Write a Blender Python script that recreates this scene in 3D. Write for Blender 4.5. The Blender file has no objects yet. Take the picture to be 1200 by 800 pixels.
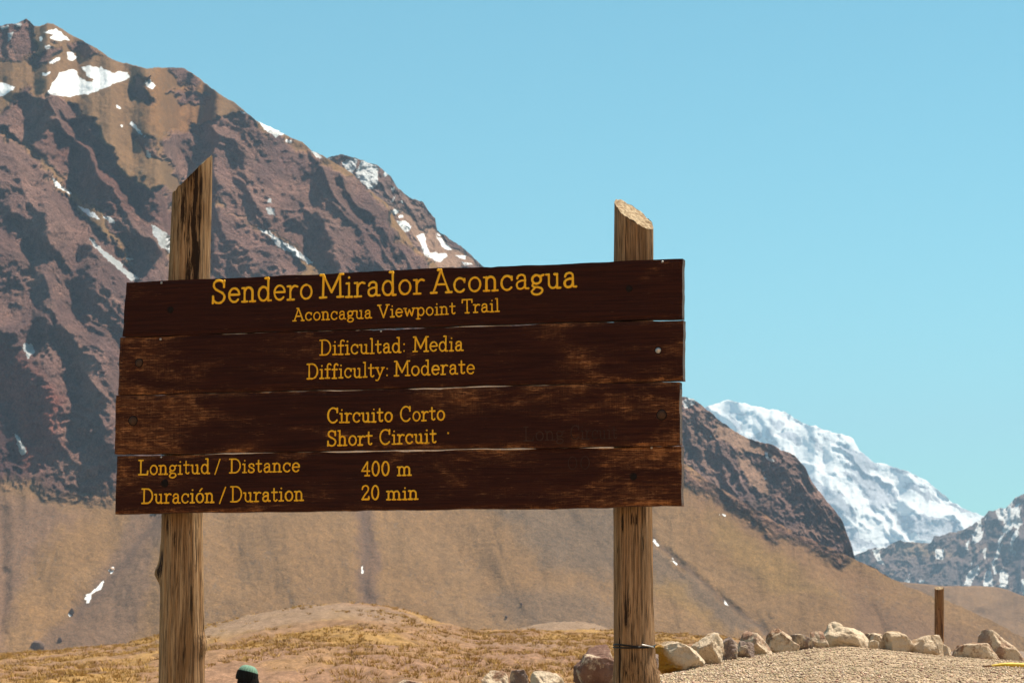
import bpy, bmesh, math, random
import numpy as np
from mathutils import Vector, Matrix

S = bpy.context.scene
COL = S.collection
R = math.radians
random.seed(7)

# ------------------------------------------------------------------ camera
F = 85.0 / 36.0 * 1200.0            # focal length in photo pixels (1200 wide)
HY = 728.0                          # photo row of the horizon
PITCH = math.atan((HY - 400.0) / F)
CAMZ = 1.5
cam_d = bpy.data.cameras.new('camera')
cam = bpy.data.objects.new('camera', cam_d)
COL.objects.link(cam)
cam.location = (0, 0, CAMZ)
cam.rotation_euler = (R(90) + PITCH, 0, 0)
cam_d.sensor_width = 36
cam_d.lens = 85
cam_d.clip_start = 0.1
cam_d.clip_end = 60000
cam_d.dof.use_dof = True
cam_d.dof.focus_distance = 8.6
cam_d.dof.aperture_fstop = 20
S.camera = cam

# ------------------------------------------------------------------ sky, sun
SUN_EL, SUN_AZ = 63.0, 60.0         # azimuth measured from straight ahead (+Y) to the right (+X)
w = bpy.data.worlds.new('World')
S.world = w
w.use_nodes = True
nt = w.node_tree
nt.nodes.clear()
out = nt.nodes.new('ShaderNodeOutputWorld')
bg = nt.nodes.new('ShaderNodeBackground')
sky = nt.nodes.new('ShaderNodeTexSky')
sky.sky_type = 'NISHITA'
sky.sun_disc = False
sky.sun_elevation = R(SUN_EL)
sky.sun_rotation = R(SUN_AZ)
sky.altitude = 1500
sky.air_density = 1.0
sky.dust_density = 0.3
sky.ozone_density = 1.0
tint = nt.nodes.new('ShaderNodeMix')
tint.data_type = 'RGBA'
tint.blend_type = 'MULTIPLY'
tint.inputs[0].default_value = 1.0
tint.inputs[7].default_value = (0.50, 1.02, 0.86, 1)
nt.links.new(sky.outputs[0], tint.inputs[6])
nt.links.new(tint.outputs[2], bg.inputs[0])
bg.inputs[1].default_value = 0.083
nt.links.new(bg.outputs[0], out.inputs[0])

sun_d = bpy.data.lights.new('sun', 'SUN')
sun = bpy.data.objects.new('sun', sun_d)
COL.objects.link(sun)
sun_d.energy = 5.0
sun_d.angle = R(0.5)
sun_d.color = (1.0, 0.87, 0.70)
sdir = Vector((math.sin(R(SUN_AZ)) * math.cos(R(SUN_EL)), math.cos(R(SUN_AZ)) * math.cos(R(SUN_EL)), math.sin(R(SUN_EL))))
sun.rotation_euler = sdir.to_track_quat('Z', 'Y').to_euler()

S.view_settings.view_transform = 'Standard'
S.view_settings.look = 'None'
S.view_settings.gamma = 1.0
S.view_settings.use_curve_mapping = False
S.view_settings.exposure = 0.97
S.cycles.max_bounces = 6
S.cycles.volume_bounces = 0

# ------------------------------------------------------------------ pixel geometry
CP, SP = math.cos(PITCH), math.sin(PITCH)
def AT(px, py):
    """photo pixel -> (X/Y, (Z-CAMZ)/Y) of its viewing ray"""
    a = (np.asarray(px, float) - 600.0) / F
    b = (400.0 - np.asarray(py, float)) / F
    yy = CP - b * SP
    return a / yy, (SP + b * CP) / yy
def at(px, py, Y):
    A, T = AT(px, py)
    return np.array([A * Y, Y * np.ones_like(A), CAMZ + T * Y])

# ------------------------------------------------------------------ noise
def _h(ix, iy, iz, seed):
    n = (ix.astype(np.uint32) * np.uint32(374761393) + iy.astype(np.uint32) * np.uint32(668265263)
         + iz.astype(np.uint32) * np.uint32(2147483647) + np.uint32(seed * 974711 + 12345))
    n = (n ^ (n >> np.uint32(13))) * np.uint32(1274126177)
    n = n ^ (n >> np.uint32(16))
    n = (n * np.uint32(2246822519)) ^ (n >> np.uint32(15))
    return (n & np.uint32(0xFFFFFF)).astype(np.float64) / float(0xFFFFFF) * 2 - 1
def n3(x, y, z, seed=0):
    x, y, z = np.broadcast_arrays(np.asarray(x, float), np.asarray(y, float), np.asarray(z, float))
    fx, fy, fz = np.floor(x), np.floor(y), np.floor(z)
    ix, iy, iz = fx.astype(np.int64), fy.astype(np.int64), fz.astype(np.int64)
    tx, ty, tz = x - fx, y - fy, z - fz
    q = lambda t: t * t * t * (t * (t * 6 - 15) + 10)
    tx, ty, tz = q(tx), q(ty), q(tz)
    r = 0
    for a in (0, 1):
        for b in (0, 1):
            for c in (0, 1):
                wgt = (tx if a else 1 - tx) * (ty if b else 1 - ty) * (tz if c else 1 - tz)
                r = r + wgt * _h(ix + a, iy + b, iz + c, seed)
    return r
def n2(x, y, seed=0):
    x, y = np.broadcast_arrays(np.asarray(x, float), np.asarray(y, float))
    fx, fy = np.floor(x), np.floor(y)
    ix, iy = fx.astype(np.int64), fy.astype(np.int64)
    tx, ty = x - fx, y - fy
    q = lambda t: t * t * t * (t * (t * 6 - 15) + 10)
    tx, ty = q(tx), q(ty)
    z0 = np.zeros_like(ix)
    return ((_h(ix, iy, z0, seed) * (1 - tx) + _h(ix + 1, iy, z0, seed) * tx) * (1 - ty)
            + (_h(ix, iy + 1, z0, seed) * (1 - tx) + _h(ix + 1, iy + 1, z0, seed) * tx) * ty)
def fbm(x, y, o=4, seed=0, g=0.5):
    r, a, f = 0, 1.0, 1.0
    for i in range(o):
        r = r + a * n2(x * f + 17.3 * i, y * f - 9.1 * i, seed + i)
        a *= g; f *= 2.03
    return r
def ridged(x, y, o=4, seed=0, g=0.5):
    r, a, f, pw = 0, 1.0, 1.0, 1.0
    for i in range(o):
        v = 1 - np.abs(n2(x * f + 11.7 * i, y * f + 5.3 * i, seed + i))
        v = v * v * pw
        r = r + a * v
        pw = np.clip(v * 1.6, 0, 1)
        a *= g; f *= 2.1
    return r
def fbm3(p, sc, o=4, seed=0, g=0.5):
    r, a, f = 0, 1.0, sc
    for i in range(o):
        r = r + a * n3(p[:, 0] * f + 3.1 * i, p[:, 1] * f, p[:, 2] * f - 7.7 * i, seed + i)
        a *= g; f *= 2.05
    return r
def sst(a, b, x):
    t = np.clip((x - a) / (b - a), 0, 1)
    return t * t * (3 - 2 * t)
def sdf(px, py, poly):
    """signed distance to a polygon, negative inside"""
    P = np.array(poly, float)
    d = np.full(px.shape, 1e18)
    ins = np.zeros(px.shape, bool)
    for i in range(len(P)):
        x1, y1 = P[i]; x2, y2 = P[(i + 1) % len(P)]
        ex, ey = x2 - x1, y2 - y1
        t = np.clip(((px - x1) * ex + (py - y1) * ey) / (ex * ex + ey * ey + 1e-12), 0, 1)
        d = np.minimum(d, (px - x1 - t * ex) ** 2 + (py - y1 - t * ey) ** 2)
        c = ((y1 > py) != (y2 > py))
        with np.errstate(divide='ignore', invalid='ignore'):
            xi = (x2 - x1) * (py - y1) / (y2 - y1 if y2 != y1 else 1e-12) + x1
        ins ^= c & (px < xi)
    d = np.sqrt(d)
    return np.where(ins, -d, d)
def linedist(px, py, line):
    P = np.array(line, float)
    d = np.full(px.shape, 1e18)
    for i in range(len(P) - 1):
        x1, y1 = P[i]; x2, y2 = P[i + 1]
        ex, ey = x2 - x1, y2 - y1
        t = np.clip(((px - x1) * ex + (py - y1) * ey) / (ex * ex + ey * ey + 1e-12), 0, 1)
        d = np.minimum(d, (px - x1 - t * ex) ** 2 + (py - y1 - t * ey) ** 2)
    return np.sqrt(d)
def curve(pts, x):
    P = np.array(pts, float)
    return np.interp(x, P[:, 0], P[:, 1])

# ------------------------------------------------------------------ object helpers
def link(name, me, mat=None, parent=None):
    o = bpy.data.objects.new(name, me)
    COL.objects.link(o)
    if mat is not None:
        me.materials.append(mat)
    if parent is not None:
        o.parent = parent
    return o
def mesh_np(name, V, Fc, smooth=True):
    me = bpy.data.meshes.new(name)
    me.from_pydata([tuple(v) for v in V], [], [tuple(f) for f in Fc])
    me.update()
    if smooth:
        me.polygons.foreach_set('use_smooth', [True] * len(me.polygons))
    return me
def grid_mesh(name, X, Y, Z, smooth=True):
    nr, nc = X.shape
    me = bpy.data.meshes.new(name)
    n = nr * nc
    me.vertices.add(n)
    me.vertices.foreach_set('co', np.stack([X, Y, Z], -1).reshape(-1).astype(np.float32))
    idx = np.arange(n).reshape(nr, nc)
    q = np.stack([idx[:-1, :-1], idx[:-1, 1:], idx[1:, 1:], idx[1:, :-1]], -1).reshape(-1, 4)
    me.loops.add(q.size)
    me.loops.foreach_set('vertex_index', q.reshape(-1).astype(np.int32))
    me.polygons.add(len(q))
    me.polygons.foreach_set('loop_start', (np.arange(len(q)) * 4).astype(np.int32))
    me.polygons.foreach_set('use_smooth', np.full(len(q), smooth))
    me.update(calc_edges=True)
    me.validate()
    return me
def attr_col(me, name, rgb):
    a = me.attributes.new(name, 'FLOAT_COLOR', 'POINT')
    rgb = np.asarray(rgb, float).reshape(-1, 3)
    a.data.foreach_set('color', np.concatenate([rgb, np.ones((len(rgb), 1))], 1).reshape(-1).astype(np.float32))
def attr_f(me, name, v):
    a = me.attributes.new(name, 'FLOAT', 'POINT')
    a.data.foreach_set('value', np.asarray(v, float).reshape(-1).astype(np.float32))
def tag(o, label=None, cat=None, group=None, kind=None):
    if label: o['label'] = label
    if cat: o['category'] = cat
    if group: o['group'] = group
    if kind: o['kind'] = kind
    return o
def empty(name, loc, rz=0.0):
    o = bpy.data.objects.new(name, None)
    o.empty_display_size = 0.2
    COL.objects.link(o)
    o.location = loc
    o.rotation_euler = (0, 0, rz)
    return o

# ------------------------------------------------------------------ node helpers
class NT:
    def __init__(self, name, rough=0.9, spec=0.2):
        self.m = bpy.data.materials.new(name)
        self.m.use_nodes = True
        self.t = self.m.node_tree
        self.b = self.t.nodes['Principled BSDF']
        self.b.inputs['Roughness'].default_value = rough
        self.b.inputs['Specular IOR Level'].default_value = spec
    def n(self, ty, **kw):
        nd = self.t.nodes.new(ty)
        for k, v in kw.items():
            setattr(nd, k, v)
        return nd
    def l(self, a, b):
        self.t.links.new(a, b)
    def val(self, sock, v):
        if hasattr(v, 'is_output') or isinstance(v, bpy.types.NodeSocket):
            self.l(v, sock)
        else:
            if isinstance(v, (tuple, list)) and len(v) == 3 and sock.type == 'RGBA':
                v = (*v, 1)
            sock.default_value = v
    def attr(self, name):
        return self.n('ShaderNodeAttribute', attribute_name=name)
    def coord(self, scale=(1, 1, 1), rot=(0, 0, 0), loc=(0, 0, 0)):
        tc = self.n('ShaderNodeTexCoord')
        mp = self.n('ShaderNodeMapping')
        self.l(tc.outputs['Object'], mp.inputs[0])
        mp.inputs['Scale'].default_value = scale
        mp.inputs['Rotation'].default_value = rot
        mp.inputs['Location'].default_value = loc
        return mp.outputs[0]
    def noise(self, vec, scale, detail=4, rough=0.55, dist=0.0):
        nd = self.n('ShaderNodeTexNoise')
        self.l(vec, nd.inputs['Vector'])
        nd.inputs['Scale'].default_value = scale
        nd.inputs['Detail'].default_value = detail
        nd.inputs['Roughness'].default_value = rough
        nd.inputs['Distortion'].default_value = dist
        return nd.outputs['Fac']
    def vor(self, vec, scale, feature='F1', out='Distance'):
        nd = self.n('ShaderNodeTexVoronoi', feature=feature)
        self.l(vec, nd.inputs['Vector'])
        nd.inputs['Scale'].default_value = scale
        return nd.outputs[out]
    def rng(self, v, a, b, c=0.0, d=1.0):
        nd = self.n('ShaderNodeMapRange', interpolation_type='SMOOTHSTEP')
        self.val(nd.inputs[0], v)
        for i, q in zip((1, 2, 3, 4), (a, b, c, d)):
            nd.inputs[i].default_value = q
        return nd.outputs[0]
    def math(self, op, a, b=0.0):
        nd = self.n('ShaderNodeMath', operation=op)
        self.val(nd.inputs[0], a); self.val(nd.inputs[1], b)
        return nd.outputs[0]
    def mix(self, f, a, b, mode='MIX'):
        nd = self.n('ShaderNodeMix', data_type='RGBA', blend_type=mode)
        self.val(nd.inputs[0], f); self.val(nd.inputs[6], a); self.val(nd.inputs[7], b)
        return nd.outputs[2]
    def grey(self, v):
        nd = self.n('ShaderNodeCombineColor')
        for i in range(3): self.l(v, nd.inputs[i])
        return nd.outputs[0]
    def color(self, c):
        self.val(self.b.inputs['Base Color'], c)
    def bump(self, h, dist, strength=1.0):
        nd = self.n('ShaderNodeBump')
        nd.inputs['Distance'].default_value = dist
        nd.inputs['Strength'].default_value = strength
        self.l(h, nd.inputs['Height'])
        self.l(nd.outputs[0], self.b.inputs['Normal'])
    def rough(self, v):
        self.val(self.b.inputs['Roughness'], v)

def mountain_mat(name, fine, bumpd, snow_rgb=(0.70, 0.72, 0.74), amp=0.5, snz=1.1):
    m = NT(name, 0.95, 0.1)
    v = m.coord()
    nz = m.noise(v, fine, 8, 0.62)
    nz2 = m.noise(v, fine * 7, 6, 0.65)
    base = m.attr('col').outputs['Color']
    rk = m.attr('rock').outputs['Fac']
    soft = m.math('ADD', m.math('MULTIPLY', m.math('SUBTRACT', nz, 0.5), m.math('ADD', 0.35, m.math('MULTIPLY', rk, 0.9))), 0.5)
    var = m.rng(soft, 0.25, 0.75, 1 - amp, 1 + amp)
    c = m.mix(1.0, base, m.grey(var), 'MULTIPLY')
    var2 = m.rng(nz2, 0.25, 0.75, 1 - amp * 0.7, 1 + amp * 0.7)
    c = m.mix(1.0, c, m.grey(var2), 'MULTIPLY')
    nz3 = m.noise(v, fine * 30, 4, 0.7)
    c = m.mix(1.0, c, m.grey(m.rng(nz3, 0.28, 0.72, 0.62, 1.38)), 'MULTIPLY')
    sn = m.attr('snow').outputs['Fac']
    s2 = m.math('ADD', sn, m.math('MULTIPLY', m.math('SUBTRACT', m.math('ADD', m.math('MULTIPLY', nz2, 0.5), m.math('MULTIPLY', nz3, 0.5)), 0.5), snz))
    sm = m.rng(s2, 0.44, 0.58)
    m.color(m.mix(sm, c, snow_rgb))
    hb = m.math('ADD', nz, m.math('ADD', m.math('MULTIPLY', nz2, 0.6), m.math('MULTIPLY', nz3, 0.14)))
    hb = m.math('MULTIPLY', hb, m.rng(rk, 0.0, 1.0, 0.11, 1.3))
    m.bump(hb, bumpd)
    return m.m

# ------------------------------------------------------------------ mountain builder
def build_mountain(name, x0, x1, dx, rows, ridge, foot, Yfoot, paint, mat, jag=1.0, seed=3, back=(0.08, 0.25, 0.6), side=30):
    """A slope raised from its foot line by integrating its steepness up to its ridge line."""
    xs = np.arange(x0, x1 + 0.1, dx)
    yr = curve(ridge, xs) + jag * (fbm(xs / 14.0, 0 * xs, 4, seed) + 0.4 * n2(xs / 2.7, 0 * xs, seed + 9))
    yf = curve(foot, xs)
    yf = np.maximum(yf, yr + 2)
    t = np.linspace(0, 1, rows)[:, None]
    PY = yf[None, :] + (yr - yf)[None, :] * t
    PX = np.repeat(xs[None, :], rows, 0)
    A, T = AT(PX, PY)
    slope, disp, colr, snow, rock = paint(PX, PY)
    Y0 = curve(Yfoot, xs) if isinstance(Yfoot, (list, tuple)) else np.full(xs.shape, float(Yfoot))
    lnY = np.zeros_like(PX)
    lnY[0] = np.log(Y0)
    dT = np.diff(T, axis=0)
    sm = 0.5 * (slope[1:] + slope[:-1])
    lnY[1:] = lnY[0] + np.cumsum(dT / np.maximum(sm - T[1:], 0.12), axis=0)
    # smooth sideways a little so neighbouring columns agree
    for _ in range(side):
        lnY[:, 1:-1] = 0.25 * lnY[:, :-2] + 0.5 * lnY[:, 1:-1] + 0.25 * lnY[:, 2:]
    Y = np.exp(lnY) + disp
    X, Z = A * Y, CAMZ + T * Y
    # the far side, falling away behind the ridge
    h = (Z[-1] - Z[0]).clip(5)
    for k in back:
        Yb = Y[-1] + h.max() * k * 1.5
        X = np.vstack([X, (A[-1] * Yb)[None]])
        Z = np.vstack([Z, (Z[rows - 1] - h * k)[None]])
        Y = np.vstack([Y, Yb[None]])
    # a skirt in front, sinking under the ground
    X = np.vstack([(A[0] * Y[0] * 0.985)[None], X]); Z = np.vstack([(Z[0] - 0.03 * Y[0])[None], Z]); Y = np.vstack([(Y[0] * 0.985)[None], Y])
    def padr(a):
        return np.concatenate([a[:1], a] + [a[-1:]] * len(back), 0)
    me = grid_mesh(name, X, Y, Z)
    attr_col(me, 'col', padr(colr)); attr_f(me, 'snow', padr(snow)); attr_f(me, 'rock', padr(rock))
    o = link(name, me, mat)
    return tag(o, kind='structure')

def lay(base, m, c):
    return base * (1 - m[..., None]) + np.array(c)[None, None, :] * m[..., None]

# ---- the big mountain with its scree slopes
RIDGE_MAIN = [(-500, 260), (-250, 130), (-120, 75), (-60, 48), (0, 30), (9, 28), (22, 27), (31, 23), (41, 30), (47, 30), (56, 27), (66, 30),
              (81, 39), (97, 47), (116, 58), (134, 70), (156, 77), (172, 80), (187, 80), (203, 78), (216, 80), (225, 86), (241, 98),
              (259, 111), (278, 123), (300, 141), (325, 152), (337, 159), (355, 166), (366, 177), (384, 186), (397, 194), (413, 204),
              (429, 220), (440, 228), (454, 238), (466, 262), (485, 288), (505, 305), (530, 325), (600, 382), (700, 462), (760, 512), (800, 541),
              (830, 562), (870, 588), (930, 622), (960, 637), (990, 650), (1020, 664), (1060, 685), (1120, 708), (1160, 727), (1200, 746),
              (1300, 790), (1500, 860), (1700, 900)]
FOOT_MAIN = [(-500, 775), (0, 775), (600, 775), (1000, 778), (1150, 785), (1300, 830), (1500, 900), (1700, 940)]
ROCKS_MAIN = [
    # (polygon, tan slope, extra relief)
    ([(-300, 190), (-60, 150), (0, 132), (20, 118), (32, 104), (45, 116), (62, 112), (84, 122), (86, 138), (112, 146), (128, 170), (140, 195), (165, 215),
      (190, 225), (202, 240), (202, 262), (196, 275), (175, 262), (130, 250), (95, 232), (60, 195), (35, 165), (0, 152), (-300, 220)], 1.15, 1.3),
    ([(-300, 240), (0, 160), (25, 165), (45, 190), (75, 225), (100, 255), (130, 285), (160, 315), (200, 330), (200, 600), (145, 578), (100, 580), (60, 578),
      (40, 566), (0, 562), (-300, 600)], 0.86, 1.25),
    ([(-200, 440), (10, 405), (25, 425), (55, 455), (70, 500), (68, 540), (30, 560), (0, 556), (-200, 560)], 1.5, 0.8),
    ([(60, 560), (75, 545), (100, 520), (118, 528), (150, 560), (150, 580), (60, 578)], 1.3, 0.8),
    ([(130, 245), (160, 255), (200, 268), (205, 330), (170, 332), (150, 300), (128, 268)], 1.2, 0.8),
    ([(191, 170), (205, 158), (222, 147), (240, 150), (262, 132), (285, 130), (300, 145), (340, 162), (368, 180), (400, 200), (430, 226), (455, 245), (470, 275), (510, 312),
      (560, 350), (480, 420), (372, 316), (330, 280), (300, 262), (285, 250), (262, 248), (240, 215), (205, 205), (196, 188)], 0.88, 1.2),
    ([(191, 170), (222, 147), (236, 165), (262, 190), (246, 214), (214, 206)], 1.05, 1.2),
    ([(262, 134), (285, 131), (310, 160), (330, 200), (325, 240), (298, 235), (275, 200), (258, 165)], 1.0, 1.2),
    ([(345, 175), (372, 190), (392, 225), (385, 262), (362, 240), (350, 205)], 1.0, 1.1),
    ([(246, 240), (285, 252), (330, 285), (355, 312), (340, 330), (246, 332)], 1.0, 1.0),
    ([(0, 30), (31, 22), (44, 32), (40, 58), (20, 66), (0, 72), (-80, 90), (-80, 60)], 1.2, 0.7),
    ([(32, 66), (58, 54), (72, 64), (66, 72), (40, 74)], 1.7, 0.7),
    ([(82, 52), (104, 50), (118, 62), (104, 68), (90, 66)], 1.7, 0.7),
    ([(155, 98), (168, 94), (184, 118), (176, 122), (160, 110)], 1.3, 0.6),
    ([(198, 80), (218, 80), (236, 96), (226, 104), (208, 92)], 1.8, 0.6),
    ([(200, 112), (226, 104), (250, 108), (246, 116), (214, 122)], 1.8, 0.7),
    ([(148, 160), (165, 158), (192, 188), (176, 184)], 1.9, 0.6),
    ([(800, 545), (850, 574), (930, 618), (990, 648), (985, 656), (920, 628), (850, 590), (800, 560)], 1.2, 0.5),
]
RIBS_MAIN = [  # lines where the rock stands proud (crest, width, metres towards the valley)
    ([(0, 100), (45, 112), (86, 130), (130, 175), (200, 250)], 12, -12),
    ([(-40, 170), (20, 210), (80, 290), (140, 350), (200, 420)], 16, -22),
    ([(0, 210), (50, 270), (100, 330), (150, 400)], 12, -16),
    ([(-40, 260), (0, 300), (60, 350), (110, 410), (150, 480)], 14, -18),
    ([(-40, 360), (10, 395), (60, 370), (90, 400), (118, 470), (128, 540)], 14, -22),
    ([(205, 160), (235, 185), (262, 230)], 9, -10),
    ([(250, 140), (285, 200), (310, 250)], 10, -12),
    ([(310, 150), (335, 200), (370, 250), (400, 310)], 10, -14),
    ([(360, 185), (400, 235), (430, 300)], 9, -12),
    ([(400, 205), (440, 255), (470, 310)], 9, -10),
    ([(120, 235), (150, 262), (190, 290)], 9, -12),
]
SNOW_MAIN = [
    [(54, 111), (62, 96), (71, 84), (90, 82), (94, 91), (106, 97), (110, 93), (96, 84), (94, 78), (105, 77), (118, 79), (133, 86), (149, 84), (153, 91), (140, 97), (122, 103), (103, 111), (75, 113)],
    [(-60, 92), (0, 98), (19, 102), (6, 111), (0, 114), (-60, 118)],
    [(50, 38), (66, 33), (74, 41), (82, 48), (66, 49), (57, 45), (62, 41)],
    [(9, 40), (18, 37), (14, 48), (10, 51)], [(47, 43), (51, 43), (51, 49), (47, 49)],
    [(78, 61), (84, 62), (91, 67), (84, 72), (79, 70)], [(57, 73), (66, 68), (72, 67), (71, 71), (62, 74)],
    [(50, 88), (57, 84), (59, 86), (52, 90)], [(52, 55), (58, 54), (58, 59), (54, 60)], [(87, 41), (97, 45), (95, 47), (88, 44)],
    [(19, 29), (26, 27), (24, 33), (19, 33)], [(0, 33), (10, 29), (11, 32), (2, 35)],
    [(169, 95), (175, 94), (181, 99), (178, 106), (172, 103)], [(153, 143), (158, 145), (164, 153), (171, 161), (164, 158), (157, 150)],
    [(170, 176), (176, 179), (179, 185), (173, 185)], [(137, 124), (141, 125), (142, 129), (138, 128)], [(140, 145), (145, 147), (144, 150)],
    [(299, 140), (310, 142), (322, 149), (334, 158), (324, 160), (312, 153)], [(282, 129), (287, 133), (283, 134)], [(336, 163), (343, 165), (341, 168), (336, 166)],
    [(364, 176), (372, 178), (379, 185), (371, 184)],
    [(300, 265), (312, 270), (325, 279), (345, 291), (367, 309), (361, 310), (344, 299), (330, 291), (314, 277)],
    [(176, 264), (188, 268), (199, 276), (199, 300), (190, 290), (180, 276)], [(313, 242), (320, 244), (324, 251), (314, 252)], [(315, 233), (319, 231), (318, 238), (313, 238)],
    [(104, 278), (110, 280), (120, 292), (138, 306), (150, 316), (163, 328), (154, 329), (142, 317), (126, 304), (112, 291)],
    [(121, 252), (130, 255), (134, 263), (127, 262)], [(60, 205), (72, 218), (84, 228), (80, 229), (66, 219)], [(90, 240), (104, 246), (118, 258), (108, 256), (96, 247)],
    [(14, 506), (22, 511), (26, 520), (33, 528), (27, 533), (22, 528), (20, 516)], [(148, 302), (156, 303), (154, 306), (149, 306)],
    [(27, 402), (36, 401), (42, 412), (34, 420), (28, 412)],
    [(100, 706), (102, 696), (110, 691), (117, 684), (121, 679), (122, 681), (117, 690), (110, 695), (106, 698), (105, 706)], [(128, 668), (131, 664), (134, 665), (130, 672)],
    [(80, 719), (84, 714), (87, 716), (84, 722)],
    [(424, 662), (427, 663), (427, 671), (424, 671)], [(765, 631), (768, 633), (773, 639), (771, 641)], [(786, 654), (792, 659), (795, 662), (790, 660)], [(847, 702), (852, 707), (854, 710), (849, 708)],
    [(845, 603), (850, 604), (848, 606)], [(843, 603), (849, 603), (850, 606)], [(932, 602), (936, 603), (934, 606)],
]
def paint_main(PX, PY):
    wx = PX + 7 * fbm(PX / 22, PY / 22, 4, 21) + 2.0 * fbm(PX / 6, PY / 6, 3, 23)
    wy = PY + 7 * fbm(PX / 22, PY / 22, 4, 31) + 2.0 * fbm(PX / 6, PY / 6, 3, 33)
    slope = np.full(PX.shape, 0.62) + 0.05 * fbm(PX / 90, PY / 90, 3, 5)
    slope = slope + 0.18 * sst(340, 180, PY) * sst(460, 380, PX)
    rock = np.zeros(PX.shape); relief = np.zeros(PX.shape)
    for poly, s, rel in ROCKS_MAIN:
        d = sdf(wx, wy, poly)
        sf = 4.0 + 9.0 * sst(500, 560, PY)
        m = sst(sf, -sf, d)
        slope = slope * (1 - m) + s * m
        relief = relief * (1 - m) + rel * m
        rock = np.maximum(rock, m)
    # ribs and gullies of the rock, running down to the right
    ca, sa = math.cos(R(52)), math.sin(R(52))
    wwx = PX + 10 * fbm(PX / 45, PY / 45, 3, 41); wwy = PY + 10 * fbm(PX / 45, PY / 45, 3, 43)
    u = wwx * ca + wwy * sa; v = -wwx * sa + wwy * ca
    rib = ridged(u / 170, v / 33, 5, 51, 0.52) - 0.9
    rib_big = ridged((u + 0.35 * v) / 230, v / 58, 2, 57, 0.4) - 0.8
    rib = ridged(u / 90, v / 20, 4, 51, 0.5) - 0.9
    small = ridged(wwx / 12 + wwy / 30, wwy / 11, 4, 65) - 0.9
    fine_ = fbm(PX / 4.5, PY / 4.5, 3, 67)
    disp = -(relief + 0.35 * rock) * (11.0 * rib_big + 2.6 * rib + 1.6 * small + 1.0 * fine_)
    for line, wd, h in RIBS_MAIN:
        d = linedist(wwx, wwy, line)
        disp = disp + h * 0.8 * np.exp(-(d / wd) ** 1.5) * (0.35 + 0.65 * rock)
    # soft swells and shallow runnels of the scree
    sc = 1 - rock
    fan = fbm(PX / 120, PY / 160, 3, 71) * 7 + fbm(PX / 30, PY / 60, 4, 73) * 1.6 + ridged(PX / 20 - PY / 60, PY / 160, 3, 75) * 0.35
    fan = fan + 3.2 * ridged((PX - 0.55 * PY + 14 * fbm(PX / 60, PY / 60, 3, 79)) / 95, PY / 700, 3, 76) * sst(300, 500, PX) + 3.0 * ridged((PX + 0.75 * PY + 14 * fbm(PX / 60, PY / 60, 3, 78)) / 80, PY / 700, 3, 74) * sst(320, 120, PX)
    fan = fan + (1.3 * fbm(PX / 9, PY / 9, 4, 72) + 2.2 * ridged((PX + PY) / 40, (PY - PX) / 90, 4, 70)) * sst(330, 200, PY)
    disp = disp + sc * fan
    slope = slope * (1 + rock * 0.25 * fbm(PX / 30, PY / 30, 4, 77))
    gul = [([(422, 590), (431, 640), (426, 670), (428, 700)], 9, 5), ([(205, 585), (160, 640), (120, 690), (85, 725), (60, 770)], 16, 9), ([(740, 600), (775, 640), (815, 675), (860, 712), (900, 740)], 5, 2.5),
           ([(0, 600), (4, 680), (0, 740)], 8, 5)]
    for line, wd, h in gul:
        d = linedist(0.75 * PX + 0.25 * wx, 0.75 * PY + 0.25 * wy, line)
        disp = disp + h * np.exp(-(d / wd) ** 2) * (1 - rock * 0.6)
    # ---------------- own colours of the ground (no light in them)
    c = np.zeros(PX.shape + (3,)) + np.array([0.255, 0.178, 0.098])
    k = sst(-0.4, 0.7, fbm(PX / 60, PY / 40, 4, 81))
    c = lay(c, k * 0.5, (0.265, 0.195, 0.12))
    k = sst(330, 100, PY) * (PX < 450)
    c = lay(c, k * 0.8, (0.22, 0.152, 0.095))
    k = sst(100, 60, np.hypot((wx - 212) / 0.9, (wy - 120) / 1.2) * 1.6)
    c = lay(c, k * 0.7, (0.26, 0.15, 0.065))
    # grey and mauve gravel tongues
    tongues = [([(160, 590), (215, 590), (175, 650), (165, 720), (150, 775), (20, 775), (60, 740), (110, 690)], (0.185, 0.138, 0.112), 9),
               ([(410, 590), (438, 590), (446, 650), (440, 715), (418, 715), (420, 650)], (0.17, 0.122, 0.1), 6),
               ([(580, 590), (740, 590), (760, 650), (720, 680), (640, 660)], (0.17, 0.14, 0.115), 16),
               ([(730, 590), (780, 650), (830, 690), (890, 735), (870, 740), (800, 700), (735, 650)], (0.17, 0.14, 0.115), 7),
               ([(0, 575), (60, 585), (100, 600), (50, 640), (20, 700), (0, 760), (-60, 760), (-60, 575)], (0.2, 0.145, 0.12), 14),
               ([(560, 700), (700, 690), (760, 735), (650, 750)], (0.185, 0.145, 0.11), 16),
               ([(800, 548), (870, 595), (930, 628), (1000, 662), (1060, 690), (1000, 690), (900, 640), (800, 585)], (0.235, 0.16, 0.1), 10),
               ([(990, 690), (1100, 720), (1180, 760), (1000, 760)], (0.2, 0.14, 0.1), 18)]
    for poly, cc, soft in tongues:
        c = lay(c, 0.85 * sst(soft, -soft, sdf(wx, wy, poly)), cc)
    for line, wd in (([(758, 622), (775, 640), (815, 675), (860, 712), (905, 745)], 2.6), ([(422, 590), (431, 640), (426, 670), (428, 700)], 3.0), ([(205, 585), (160, 640), (120, 690), (85, 725)], 5.0)):
        d = linedist(0.75 * PX + 0.25 * wx, 0.75 * PY + 0.25 * wy, line)
        c = lay(c, 0.75 * np.exp(-(d / wd) ** 2), (0.13, 0.098, 0.085))
    olive = [[(755, 668), (800, 690), (850, 735), (800, 720), (760, 690)], [(830, 600), (900, 640), (980, 700), (900, 690), (840, 640)]]
    for poly in olive:
        c = lay(c, 0.6 * sst(12, -12, sdf(wx, wy, poly)), (0.27, 0.2, 0.085))
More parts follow.
